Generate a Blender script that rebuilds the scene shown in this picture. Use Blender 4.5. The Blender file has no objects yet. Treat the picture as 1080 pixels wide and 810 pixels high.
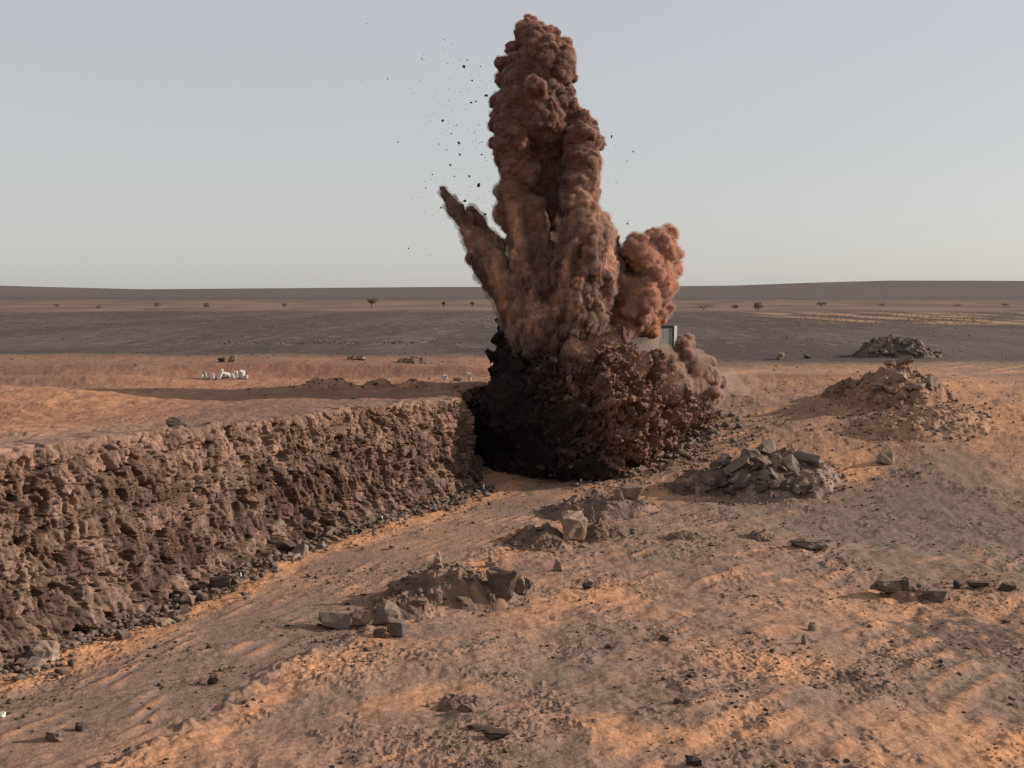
import bpy, bmesh, math, random
import numpy as np
from mathutils import Vector, Matrix

R = math.radians
random.seed(7)
SC = bpy.context.scene
COL = SC.collection

# ------------------------------------------------------------------ camera
CAM_H = 13.3
F = 1304.0                      # focal length in photo pixels (photo 1080 wide)
HOR = 308.0                     # photo row of the true horizon
PITCH = math.atan((405 - HOR) / F)
cam_data = bpy.data.cameras.new('camera')
cam_data.sensor_width = 36.0
cam_data.lens = 36.0 * F / 1080.0
cam_data.clip_end = 30000
cam_data.clip_start = 0.1
cam = bpy.data.objects.new('camera', cam_data)
COL.objects.link(cam)
cam.location = (0, 0, CAM_H)
cam.rotation_euler = (math.pi / 2 - PITCH, 0, 0)
SC.camera = cam

# ------------------------------------------------------------------ light
SUN_EL = R(21.0)
SUN_AZ = R(9.0)                 # behind the picture plane, sun on the right
world = bpy.data.worlds.new('World')
SC.world = world
world.use_nodes = True
wn, wl = world.node_tree.nodes, world.node_tree.links
bg = wn['Background']
sky = wn.new('ShaderNodeTexSky')
sky.sky_type = 'NISHITA'
sky.sun_disc = False
sky.sun_elevation = SUN_EL
sky.sun_rotation = math.pi / 2 - SUN_AZ
sky.dust_density = 1.0
sky.air_density = 1.0
sky.ozone_density = 1.0
hs = wn.new('ShaderNodeHueSaturation')
hs.inputs['Saturation'].default_value = 0.62
hs.inputs['Value'].default_value = 1.0
wl.new(sky.outputs[0], hs.inputs['Color'])
hazy = wn.new('ShaderNodeMix'); hazy.data_type = 'RGBA'    # a dusty, almost colourless sky
hazy.inputs['Factor'].default_value = 0.60
hazy.inputs[7].default_value = (4.82, 4.72, 4.84, 1)
wl.new(hs.outputs[0], hazy.inputs[6])
wl.new(hazy.outputs[2], bg.inputs['Color'])
bg.inputs['Strength'].default_value = 0.110
sd = bpy.data.lights.new('sun', 'SUN')
sd.energy = 5.0
sd.angle = R(0.6)
sd.color = (1.0, 0.87, 0.74)
sun = bpy.data.objects.new('sun', sd)
COL.objects.link(sun)
tosun = Vector((math.cos(SUN_EL) * math.cos(SUN_AZ), math.cos(SUN_EL) * math.sin(SUN_AZ), math.sin(SUN_EL)))
sun.rotation_euler = tosun.to_track_quat('Z', 'Y').to_euler()
sun.location = (60, 0, 60)
SC.view_settings.view_transform = 'Standard'
SC.view_settings.look = 'None'
SC.view_settings.exposure = 0.2
SC.view_settings.gamma = 1.0
SC.view_settings.use_curve_mapping = False
SC.cycles.max_bounces = 6
SC.cycles.diffuse_bounces = 3

# ------------------------------------------------------------------ noise
_rs = np.random.RandomState(11)
_P = np.tile(_rs.permutation(256), 3)
_G2 = np.stack([np.cos(np.arange(256) * 2.39996), np.sin(np.arange(256) * 2.39996)], 1)
_g3 = _rs.normal(size=(256, 3)); _G3 = _g3 / np.linalg.norm(_g3, axis=1)[:, None]
_RV = _rs.rand(256 * 3, 4)

def n2(x, y):
    xi = np.floor(x).astype(np.int64); yi = np.floor(y).astype(np.int64)
    xf = x - xi; yf = y - yi
    u = xf * xf * xf * (xf * (xf * 6 - 15) + 10); v = yf * yf * yf * (yf * (yf * 6 - 15) + 10)
    def g(i, j):
        h = _P[_P[(xi + i) & 255] + ((yi + j) & 255)]
        gg = _G2[h]
        return gg[..., 0] * (xf - i) + gg[..., 1] * (yf - j)
    a = g(0, 0); b = g(1, 0); c = g(0, 1); d = g(1, 1)
    return ((a + (b - a) * u) + ((c + (d - c) * u) - (a + (b - a) * u)) * v) * 1.5

def n3(p):
    pi_ = np.floor(p).astype(np.int64); f = p - pi_
    w = f * f * f * (f * (f * 6 - 15) + 10)
    out = 0
    for i in (0, 1):
        wx = w[:, 0] if i else 1 - w[:, 0]
        a = _P[(pi_[:, 0] + i) & 255]
        for j in (0, 1):
            wy = w[:, 1] if j else 1 - w[:, 1]
            b = _P[a + ((pi_[:, 1] + j) & 255)]
            for k in (0, 1):
                wz = w[:, 2] if k else 1 - w[:, 2]
                h = _P[b + ((pi_[:, 2] + k) & 255)]
                out = out + wx * wy * wz * np.sum(_G3[h] * (f - np.array([i, j, k])), 1)
    return out * 1.5

def fbm2(x, y, o=4, g=0.5):
    s = 0; a = 1.0; t = 0
    for i in range(o):
        s = s + a * n2(x * 2 ** i + 17.3 * i, y * 2 ** i - 9.1 * i); t += a; a *= g
    return s / t

def fbm3(p, o=4, g=0.5):
    s = 0; a = 1.0; t = 0
    for i in range(o):
        s = s + a * n3(p * 2 ** i + 13.7 * i); t += a; a *= g
    return s / t

def worley2(x, y, jit=0.9):
    """nearest cell: F1, F2, cell hash index, vector to its centre"""
    xi = np.floor(x).astype(np.int64); yi = np.floor(y).astype(np.int64)
    f1 = np.full(x.shape, 9.0); f2 = np.full(x.shape, 9.0)
    hid = np.zeros(x.shape, np.int64); vx = np.zeros(x.shape); vy = np.zeros(x.shape)
    for i in (-1, 0, 1):
        for j in (-1, 0, 1):
            h = _P[_P[(xi + i) & 255] + ((yi + j) & 255)]
            cx = xi + i + 0.5 + (_RV[h, 0] - 0.5) * jit; cy = yi + j + 0.5 + (_RV[h, 1] - 0.5) * jit
            dx = x - cx; dy = y - cy
            d = np.hypot(dx, dy)
            near = d < f1
            f2 = np.where(near, f1, np.minimum(f2, d))
            f1 = np.where(near, d, f1)
            hid = np.where(near, h + 256 * ((i + j) & 1) * 0, hid)
            vx = np.where(near, dx, vx); vy = np.where(near, dy, vy)
    return f1, f2, hid, vx, vy

def worley3(p, jit=0.95):
    pi_ = np.floor(p).astype(np.int64)
    f1 = np.full(len(p), 9.0); f2 = np.full(len(p), 9.0); hid = np.zeros(len(p), np.int64)
    for i in (-1, 0, 1):
        a = _P[(pi_[:, 0] + i) & 255]
        for j in (-1, 0, 1):
            b = _P[a + ((pi_[:, 1] + j) & 255)]
            for k in (-1, 0, 1):
                h = _P[b + ((pi_[:, 2] + k) & 255)]
                c = pi_ + np.array([i, j, k]) + 0.5 + (_RV[h, :3] - 0.5) * jit
                d = np.sqrt(np.sum((p - c) ** 2, 1))
                near = d < f1
                f2 = np.where(near, f1, np.minimum(f2, d)); f1 = np.where(near, d, f1); hid = np.where(near, h, hid)
    return f1, f2, hid

def sst(a, b, x):
    t = np.clip((x - a) / (b - a), 0, 1)
    return t * t * (3 - 2 * t)

# ------------------------------------------------------------------ terrain
FOOT = np.array([(-30, 14), (-25, 28), (-18.1, 43.7), (-16, 48.6), (-14.1, 55.6), (-11.7, 63.8), (-7.8, 71.7), (-1.9, 83.8), (-3.0, 90.0), (0, 97), (8, 102), (14, 108)], float)
SETB = np.array([2.6, 2.6, 2.6, 2.6, 2.4, 2.4, 2.2, 1.5, 1.0, 1.0, 1.0, 1.0])
LIPZ = np.array([7.1, 7.1, 7.1, 7.15, 7.0, 6.5, 6.4, 6.1, 6.0, 6.0, 6.0, 6.0])
def _lip():
    out = []
    for i, p in enumerate(FOOT):
        a = FOOT[max(0, i - 1)]; b = FOOT[min(len(FOOT) - 1, i + 1)]
        t = (b - a) / np.linalg.norm(b - a)
        n = np.array([-t[1], t[0]])          # left of the walking direction = into the rock
        out.append(p + n * SETB[i])
    return np.array(out)
LIP = _lip()
BORDER = (FOOT + LIP) / 2 + (LIP - FOOT) * 0.35

def poly_dist(x, y, P):
    best = np.full(x.shape, 1e9)
    for a, b in zip(P[:-1], P[1:]):
        ab = b - a
        t = np.clip(((x - a[0]) * ab[0] + (y - a[1]) * ab[1]) / (ab @ ab), 0, 1)
        best = np.minimum(best, np.hypot(x - a[0] - t * ab[0], y - a[1] - t * ab[1]))
    return best

def inside(x, y, P):
    c = np.zeros(x.shape, bool)
    n = len(P)
    for i in range(n):
        a = P[i]; b = P[(i + 1) % n]
        if a[1] == b[1]:
            continue
        m = ((a[1] > y) != (b[1] > y)) & (x < (b[0] - a[0]) * (y - a[1]) / (b[1] - a[1]) + a[0])
        c ^= m
    return c

PLAT = np.vstack([BORDER, [(14, 2e4), (-2e4, 2e4), (-2e4, -50), (-30, -50)]])

def smooth_z(x, y):
    """large shape of the ground without its roughness"""
    x = np.asarray(x, float); y = np.asarray(y, float)
    xp = np.clip(x, 0, 60)
    ramp = 6.0 * sst(78 - 0.55 * xp, 118 - 0.35 * xp, y)
    bank = np.clip(11.6 * (1 - (np.hypot(x * 0.5, y) - 2) / 22.0), 0, 11.6)
    ramp = np.maximum(ramp, bank)
    d = poly_dist(x, y, BORDER)
    ins = inside(x, y, PLAT)
    zl = np.interp(y, FOOT[:8, 1], LIPZ[:8])
    plat = 6.0 + (zl - 6.0) * np.exp(-(np.minimum(d, 60) / 11.0) ** 2)
    k = np.where(ins, sst(0, 0.9, d), 0.0)
    z = ramp + (plat - ramp) * k
    # long low spoil step across the plateau behind the wall
    e = 0.9 * sst(104, 108.5, y + 2.0 * np.sin(x * 0.13)) * sst(150, 124, y) * sst(4, -6, x)
    e = e + 0.5 * sst(96, 99, y) * sst(104, 100, y) * sst(-24, -31, x)
    z = z + e * (y < 160)
    z = z + 1.25 * np.exp(-np.abs((x + 36) / 10.5) ** 3 - ((y - 80) / 6.0) ** 2) * k
    # far rise and hills
    r = np.hypot(x, y)
    ax = x / np.maximum(r, 1) * 4300
    hill = sst(1900, 4400, r) * np.interp(ax, [-4300, -1780, -1500, -1220, -900, -300, 400, 760, 1000, 1250, 1500, 1780, 4300], [45, 33, 24, 17, 20, 25, 27, 30, 39, 46, 45, 42, 60])
    return z + hill

def px2dir(px, py):
    dx = (px - 540.0) / F; dz = -(py - 405.0) / F
    cy, sy = math.cos(PITCH), math.sin(PITCH)
    return np.array([dx, cy + dz * sy, -sy + dz * cy])

_rr = np.concatenate([np.arange(24, 160, 0.1), np.geomspace(160, 9000, 900)])
def ground_at(px, py):
    """the point of the ground that the photograph shows at px, py"""
    d = px2dir(px, py)
    pts = np.array([0, 0, CAM_H]) + _rr[:, None] * d / d[1]
    below = pts[:, 2] < smooth_z(pts[:, 0], pts[:, 1])
    i = int(np.argmax(below)) if below.any() else len(_rr) - 1
    return Vector(pts[i])

def space_at(px, py, y):
    d = px2dir(px, py)
    p = np.array([0, 0, CAM_H]) + d * (y / d[1])
    return Vector(p)

# real soil patches (albedo): centre, half sizes in photo px -> metres on the ground
PATCH = []
def patch(px, py, rx, ry, ch, amt, ang=0.0):
    c = ground_at(px, py); e = ground_at(px, py - ry)
    RX = max(0.3, rx * c.y / F); RY = max(0.4, abs(e.y - c.y))
    PATCH.append((c.x, c.y, RX, RY, ch, amt * (1.3 if ch < 2 else 1), ang))
S_, G_, D_, RD_ = 0, 1, 2, 3      # sand, grey gravel, dark stony, red earth
for a in [
    (1040, 545, 150, 75, G_, 1.0), (880, 560, 90, 26, G_, .7), (560, 705, 210, 36, G_, .55), (980, 500, 130, 26, G_, .7),
    (900, 497, 42, 16, S_, 1.3), (600, 520, 120, 10, S_, .6), (420, 570, 120, 14, S_, .8), (60, 690, 110, 14, S_, 1.0), (250, 625, 130, 10, S_, .8),
    (1010, 790, 130, 34, S_, 1.6), (330, 615, 120, 10, S_, .9), (150, 668, 60, 8, S_, .9), (470, 545, 60, 10, S_, .8), (820, 705, 110, 20, S_, .9), (700, 770, 110, 18, S_, .8), (640, 630, 60, 14, S_, .8), (900, 640, 140, 22, S_, .6),
    (1000, 640, 90, 10, S_, 1.0), (390, 700, 130, 14, S_, .4), (120, 790, 160, 18, S_, .5), (440, 745, 60, 12, S_, .6), (560, 650, 60, 14, S_, .5),
    (250, 680, 120, 40, G_, .6), (90, 745, 120, 16, G_, .5),
    (1010, 665, 90, 22, D_, .9), (905, 728, 50, 12, D_, .9), (690, 740, 60, 14, D_, .5),
    (500, 770, 60, 10, D_, .5), (860, 470, 140, 20, S_, .4),
    (60, 422, 120, 14, S_, 1.5), (1020, 420, 80, 30, S_, .8), (830, 400, 110, 8, S_, .4), (330, 403, 190, 6, S_, 1.1), (540, 396, 60, 4, S_, .9),
    (300, 388, 400, 4.0, RD_, 1.0), (840, 398, 120, 3.5, RD_, .6), (150, 440, 200, 12, RD_, .3), (300, 425, 250, 8, G_, .4),
]:
    patch(*a)

def soil(x, y):
    """four mask layers in 0..1"""
    M = [np.zeros(x.shape) for _ in range(4)]
    wx = x + 1.6 * fbm2(x * .25, y * .13, 3); wy = y + 3.0 * fbm2(x * .22 + 40, y * .12, 3)
    for (cx, cy, rx, ry, ch, amt, ang) in PATCH:
        w = np.exp(-(((wx - cx) / rx) ** 2 + ((wy - cy) / ry) ** 2) * 1.1)
        M[ch] = M[ch] + amt * w
    return M

def tracks(x, y):
    """haul-road tracks that run along the foot of the wall, and across on the right"""
    q = FOOT
    d = poly_dist(x, y, q[:8])
    side = ~inside(x, y, PLAT)
    u = d + 0.5 * n2(x * .12, y * .12)
    w = sst(2.2, 4.0, d) * sst(13, 8, d) * side * sst(82, 70, y)
    g = w * np.abs(np.sin(u * 4.2 + 4.0 * fbm2(x * .13 + 5, y * .09, 2))) ** 1.5 * sst(-.25, .25, fbm2(x * .3 + 15, y * .16, 3) + .12)
    # right hand tracks: direction roughly (1, .9)
    v = (x * 0.78 - y * 0.62) + 0.5 * n2(x * .1 + 3, y * .1)
    w2 = sst(2, 7, x) * sst(74, 60, y) * sst(0.0, .25, fbm2(x * .1 + 9, y * .07 + 2, 2) + .2)
    g2 = w2 * (0.5 + 0.5 * np.sin(v * 5.2 + 2 * n2(x * .15, y * .15))) * sst(-.1, .2, fbm2(x * .3 + 5, y * .2, 2))
    return g, g2

def lane(x, y):
    """distance from the wall foot and how much a spot lies on the compacted haul road"""
    d = poly_dist(x, y, FOOT[:8]) + .5 * n2(x * .22, y * .22)
    o = ~inside(x, y, PLAT)
    L = 9.5 - 2.5 * sst(60, 80, y)
    return d, sst(2.6, 3.6, d) * sst(L + .6, L - .8, d) * o * sst(86, 78, y), L, o

def crust(x, y):
    """patches of broken dark crust between smoother sand"""
    return sst(.10, .30, fbm2(x * .42 + 91, y * .26 + 5, 4, .58)) * (np.hypot(x, y) < 112)

def rough(x, y):
    r = np.hypot(x, y)
    near = 1.0 / (1 + (r / 150.0) ** 2)
    z = 0.55 * fbm2(x * .07, y * .06, 3) * near
    z = z + 0.17 * fbm2(x * .35 + 7, y * .3 + 1, 4) * near + .10 * fbm2(x * 1.1 + 2, y * .9, 3) * near
    # broken crusts and clods
    cm = sst(-.1, .35, fbm2(x * .22 + 31, y * .15 + 12, 3))
    b = 1 - np.abs(fbm2(x * 1.5, y * 1.1 + 3, 3)) * 2.2
    z = z + cm * 0.02 * np.clip(b, 0, 1) ** 2 * near
    z = z + 0.06 * fbm2(x * 3.6, y * 2.6, 4, .6) * (0.25 + 1.0 * cm) * near
    cl = n2(x * 4.4 + 3, y * 3.2); z = z + 0.06 * np.clip(cl - .42, 0, 1) * (0.3 + cm) * near
    cl2 = n2(x * 2.0 + 13, y * 1.3); z = z + 0.14 * np.clip(cl2 - .45, 0, 1) * cm * near
    km = crust(x, y)
    z = z + km * (.13 * np.abs(fbm2(x * 2.6 + 5, y * 2.2, 4, .62)) + .05 * np.clip(n2(x * 5.5, y * 4.5), 0, 1)) * near
    dl, ln, L, o_ = lane(x, y)
    z = z * (1 - .62 * ln) + .16 * np.exp(-((dl - L - .5) / .4) ** 2) * o_ * sst(80, 66, y) * np.clip(.3 + 2 * fbm2(x * 1.2, y * 1.2, 3), 0, 2) 
    al = x * .80 + y * .60; ac = -x * .60 + y * .80
    z = z + (.08 * fbm2(al * .16 + 3, ac * .9, 3) + .045 * fbm2(al * .5 + 60, ac * 2.6, 3, .6)) * near
    g, g2 = tracks(x, y)
    z = z + 0.06 * g * sst(-.15, .3, fbm2(x * .5, y * .3 + 70, 3)) + 0.08 * g2
    return z

def mesh_np(name, V, Fc, smooth=False):
    """V (n,3), Fc (m,k) uniform polygons"""
    me = bpy.data.meshes.new(name)
    k = Fc.shape[1]
    me.vertices.add(len(V)); me.vertices.foreach_set('co', np.ascontiguousarray(V, np.float32).ravel())
    me.loops.add(len(Fc) * k); me.loops.foreach_set('vertex_index', np.ascontiguousarray(Fc, np.int32).ravel())
    me.polygons.add(len(Fc))
    me.polygons.foreach_set('loop_start', np.arange(0, len(Fc) * k, k, dtype=np.int32))
    me.polygons.foreach_set('loop_total', np.full(len(Fc), k, np.int32))
    me.update(calc_edges=True)
    if smooth:
        me.polygons.foreach_set('use_smooth', np.ones(len(Fc), bool))
    return me

def attr(me, name, vals):
    a = me.attributes.new(name, 'FLOAT', 'POINT')
    a.data.foreach_set('value', np.ascontiguousarray(vals, np.float32))

def attr_col(me, name, rgb):
    a = me.attributes.new(name, 'FLOAT_COLOR', 'POINT')
    v = np.ones((len(rgb), 4), np.float32); v[:, :3] = rgb
    a.data.foreach_set('color', v.ravel())

def grid_faces(nr, nc):
    i = np.arange(nr - 1)[:, None] * nc + np.arange(nc - 1)[None, :]
    i = i.ravel()
    return np.stack([i, i + 1, i + nc + 1, i + nc], 1)

def link(name, me, mat=None, parent=None):
    o = bpy.data.objects.new(name, me)
    COL.objects.link(o)
    if mat:
        me.materials.append(mat)
    if parent:
        o.parent = parent
    return o

def tag(o, label=None, cat=None, group=None, kind=None):
    if label: o['label'] = label
    if cat: o['category'] = cat
    if group: o['group'] = group
    if kind: o['kind'] = kind
    return o

# ------------------------------------------------------------------ materials
def new_mat(name, rough=0.95):
    m = bpy.data.materials.new(name); m.use_nodes = True
    b = m.node_tree.nodes['Principled BSDF']
    b.inputs['Roughness'].default_value = rough
    b.inputs['Specular IOR Level'].default_value = 0.08
    return m, m.node_tree.nodes, m.node_tree.links, b

def noise_mul(n, l, src, scale, lo, hi, detail=5, stretch=None, obj=True):
    """src colour times a noise between lo and hi"""
    tc = n.new('ShaderNodeTexCoord'); t = n.new('ShaderNodeTexNoise')
    t.inputs['Scale'].default_value = scale; t.inputs['Detail'].default_value = detail
    mp = n.new('ShaderNodeMapping')
    if stretch: mp.inputs['Scale'].default_value = stretch
    l.new(tc.outputs['Object'], mp.inputs[0]); l.new(mp.outputs[0], t.inputs['Vector'])
    mr = n.new('ShaderNodeMapRange'); mr.inputs['From Min'].default_value = .3; mr.inputs['From Max'].default_value = .7
    mr.inputs['To Min'].default_value = lo; mr.inputs['To Max'].default_value = hi
    l.new(t.outputs['Fac'], mr.inputs['Value'])
    mx = n.new('ShaderNodeVectorMath'); mx.operation = 'SCALE'
    l.new(src, mx.inputs[0]); l.new(mr.outputs[0], mx.inputs['Scale'])
    return mx.outputs[0]

def add_bump(n, l, b, scale, dist, strength=0.6, detail=6):
    tc = n.new('ShaderNodeTexCoord'); t = n.new('ShaderNodeTexNoise')
    t.inputs['Scale'].default_value = scale; t.inputs['Detail'].default_value = detail; t.inputs['Roughness'].default_value = .6
    l.new(tc.outputs['Object'], t.inputs['Vector'])
    bp = n.new('ShaderNodeBump'); bp.inputs['Strength'].default_value = strength; bp.inputs['Distance'].default_value = dist
    l.new(t.outputs['Fac'], bp.inputs['Height']); l.new(bp.outputs[0], b.inputs['Normal'])

def mat_attr(name, scale=3.0, lo=.8, hi=1.2, bump=None, rough=.95):
    m, n, l, b = new_mat(name, rough)
    a = n.new('ShaderNodeAttribute'); a.attribute_name = 'tint'
    c = noise_mul(n, l, a.outputs['Color'], scale, lo, hi)
    l.new(c, b.inputs['Base Color'])
    if bump: add_bump(n, l, b, *bump)
    return m

M_GROUND = mat_attr('soil', 4.5, .80, 1.2, (9.0, .05, .9))
M_CLIFF = mat_attr('quarry_rock', 5.0, .75, 1.25, (6.0, .06, .8))
M_DUST = mat_attr('blast_dust', 1.2, .86, 1.14)
M_EARTH = mat_attr('loose_earth', 3.0, .8, 1.2, (8.0, .05, .8))

def rock_mat(name, base, dusty, dust_amt=.6):
    m, n, l, b = new_mat(name, .9)
    oi = n.new('ShaderNodeObjectInfo')
    rgb = n.new('ShaderNodeRGB'); rgb.outputs[0].default_value = (*base, 1)
    mr = n.new('ShaderNodeMapRange'); mr.inputs['To Min'].default_value = .7; mr.inputs['To Max'].default_value = 1.35
    l.new(oi.outputs['Random'], mr.inputs['Value'])
    sc = n.new('ShaderNodeVectorMath'); sc.operation = 'SCALE'
    l.new(rgb.outputs[0], sc.inputs[0]); l.new(mr.outputs[0], sc.inputs['Scale'])
    c = noise_mul(n, l, sc.outputs[0], 2.4, .75, 1.25)
    ge = n.new('ShaderNodeNewGeometry'); sp = n.new('ShaderNodeSeparateXYZ'); l.new(ge.outputs['Normal'], sp.inputs[0])
    m2 = n.new('ShaderNodeMapRange'); m2.inputs['From Min'].default_value = .45; m2.inputs['From Max'].default_value = .95
    m2.inputs['To Max'].default_value = dust_amt; l.new(sp.outputs['Z'], m2.inputs['Value'])
    mx = n.new('ShaderNodeMix'); mx.data_type = 'RGBA'
    l.new(m2.outputs[0], mx.inputs['Factor']); l.new(c, mx.inputs[6]); mx.inputs[7].default_value = (*dusty, 1)
    l.new(mx.outputs[2], b.inputs['Base Color'])
    add_bump(n, l, b, 5.0, .05, .7)
    return m
M_ROCK = rock_mat('grey_rock', (.155, .122, .102), (.24, .165, .12), .45)
M_ROCKD = rock_mat('dark_rock', (.080, .060, .052), (.17, .115, .085), .35)
M_ROCKT = rock_mat('tan_rock', (.225, .165, .128), (.30, .20, .14), .5)
M_STONEW = rock_mat('whitewashed_stone', (.58, .53, .47), (.60, .54, .47), .3)
M_FLY = rock_mat('flying_rock', (.06, .04, .035), (.06, .04, .035), 0)

# ------------------------------------------------------------------ ground sheet
def build_ground():
    s = np.concatenate([np.linspace(620, 22, 1150), np.linspace(21.6, 1.6, 110)])
    rad = CAM_H * F / s
    # beyond 60 m the plateau is only 7.3 m below the eye: keep rows dense there
    near = np.array([0.5, 3, 6, 9, 12, 15, 18, 20, 22, 24, 26])
    mid = CAM_H * F / np.linspace(620, 210, 760)
    far = 7.3 * F / np.linspace(7.3 * F / 82.8, 1.0, 330)
    out = np.array([11000, 16000.0])
    rad = np.concatenate([near, mid, far, out])
    th = np.concatenate([np.radians(np.linspace(-180, -25, 60)), np.radians(np.linspace(-24.6, 24.6, 1250)), np.radians(np.linspace(25, 180, 60))])
    A, B = np.meshgrid(rad, th, indexing='ij')
    x = A * np.sin(B); y = A * np.cos(B)
    z = smooth_z(x, y)
    z = z + rough(x, y)
    sand, grey, dark, red = soil(x, y)
    r = A
    base = np.array([.258, .156, .112])
    f1 = fbm2(x * .16 + 3, y * .11, 4); f2 = fbm2(x * .9, y * .6 + 8, 4)
    col = np.ones(x.shape + (3,)) * base
    cs = np.array([.47, .243, .130]); cg = np.array([.19, .140, .112]); cd = np.array([.12, .083, .068]); cr = np.array([.20, .095, .062])
    def mixc(c, k):
        nonlocal col
        k = np.clip(k, 0, 1)[..., None]; col = col * (1 - k) + c * k
    sh = (r < 170)
    al = x * .80 + y * .60; ac = -x * .60 + y * .80        # scraped and driven mostly this way
    s1 = fbm2(al * .10 + 3, ac * .75, 4, .6); s2 = fbm2(al * .35 + 60, ac * 1.9, 4, .6)
    mixc(cs, sst(.05, .45, s1 + .25 * s2) * .8 * sh)
    mixc(cg, sst(.08, .5, -s1 + .5 * s2) * .45 * sh)
    mixc(cg, sst(.08, .4, fbm2(x * .2 + 77, y * .13, 4) + .3 * f2) * .35 * sh)
    mixc(cg, grey * (1 + f2) * .95)
    g, g2 = tracks(x, y)
    mixc(cg, (1 - g) * sst(2.2, 4.0, poly_dist(x, y, FOOT[:8])) * sst(12, 8, poly_dist(x, y, FOOT[:8])) * .35)
    mixc(cs, sand * (1.0 + .9 * f2 + .5 * f1))
    dl, ln, L, o_ = lane(x, y)
    mixc(np.array([.215, .140, .108]), ln * .7)
    mixc(cs, np.exp(-((dl - 2.0) / .9) ** 2) * o_ * sst(88, 82, y) * (.95 + .6 * f2))
    mixc(cs, np.exp(-((dl - L - 1.6) / .8) ** 2) * o_ * sst(80, 60, y) * (.8 + .8 * f2))
    mixc(cd, np.exp(-((dl - L - .5) / .35) ** 2) * o_ * sst(80, 66, y) * sst(-.1, .3, fbm2(x * 1.6, y * 1.6, 3)) * .8)
    km = crust(x, y)
    mixc(cd, km * sst(-.12, .30, fbm2(x * 2.4 + 5, y * 2.0, 4, .65)) * .75)
    mixc(cs, sst(.55, .95, g2) * .5)
    mixc(cg, sst(.30, .05, g2) * sst(2, 7, x) * sst(74, 60, y) * sst(0.0, .25, fbm2(x * .1 + 9, y * .07 + 2, 2) + .2) * .35)
    mixc(cs, g * sst(.35, .9, g) * .6 * sst(-.1, .3, fbm2(x * .5, y * .3 + 70, 3)))
    mixc(cr, red * (1 + f2))
    mixc(cd, sst(.35, .75, dark + 1.5 * fbm2(x * 1.3 + 4, y * .9, 5, .65)) * sst(.05, .3, dark) * .9)
    mixc(cd, sst(.30, .55, fbm2(x * 1.2 + 21, y * 1.0, 5, .66)) * .7 * sh)
    mixc(np.array([.225, .112, .076]), inside(x, y, PLAT) * sst(58, 75, y) * (.55 + .8 * f2))
    # dark rocky plain beyond the workings
    edge = y + 6 * fbm2(x * .05, y * .02, 3)
    k = sst(118, 134, edge)
    fl = fbm2(x * .05, y * .008, 3)
    cp = np.array([.080, .062, .058]) ; cq = np.array([.105, .083, .075])
    plain = cp + (cq - cp) * sst(-.1, .3, fl)[..., None]
    plain = plain * (1 + .25 * fbm2(x * .3, y * .05 + 9, 3))[..., None]
    # stony flecks rows
    fk = sst(.34, .5, n2(x * .5, y * .12)) * sst(150, 165, y) * sst(900, 300, y)
    plain = plain + (np.array([.28, .19, .14]) - plain) * (fk * .25)[..., None]
    fr = sst(.25, .45, n2(x * .35 + 5, y * .22)) * sst(168, 172, y) * sst(190, 180, y) * sst(5, -8, x)
    plain = plain + (np.array([.26, .16, .13]) - plain) * (fr * .3)[..., None]
    # pale strips: sand beyond, scrub flat on the right
    st = sst(430, 500, y) * sst(1500, 800, y) * (.45 + .55 * sst(-.1, .2, n2(x * .02, y * .01)))
    plain = plain + (np.array([.24, .16, .12]) - plain) * (st * .7)[..., None]
    gp = sst(70, 90, x) * sst(190, 150, x - .1 * y) * sst(260, 300, y) * sst(480, 400, y) * sst(-.15, .15, n2(x * .09, y * .02))
    plain = plain + (np.array([.34, .22, .14]) - plain) * (gp * .9)[..., None]
    hl = sst(900, 2500, y)
    plain = plain + (np.array([.118, .098, .092]) - plain) * hl[..., None]
    col = col * (1 - k)[..., None] + plain * k[..., None]
    V = np.stack([x, y, z], -1).reshape(-1, 3)
    me = mesh_np('ground', V, grid_faces(len(rad), len(th)), True)
    me.flip_normals()
    attr_col(me, 'tint', col.reshape(-1, 3))
    o = link('ground', me, M_GROUND); o['kind'] = 'structure'
    return o
build_ground()

def gz(x, y):
    a = np.array([float(x)]); b = np.array([float(y)])
    return float(smooth_z(a, b)[0] + rough(a, b)[0])

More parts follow.
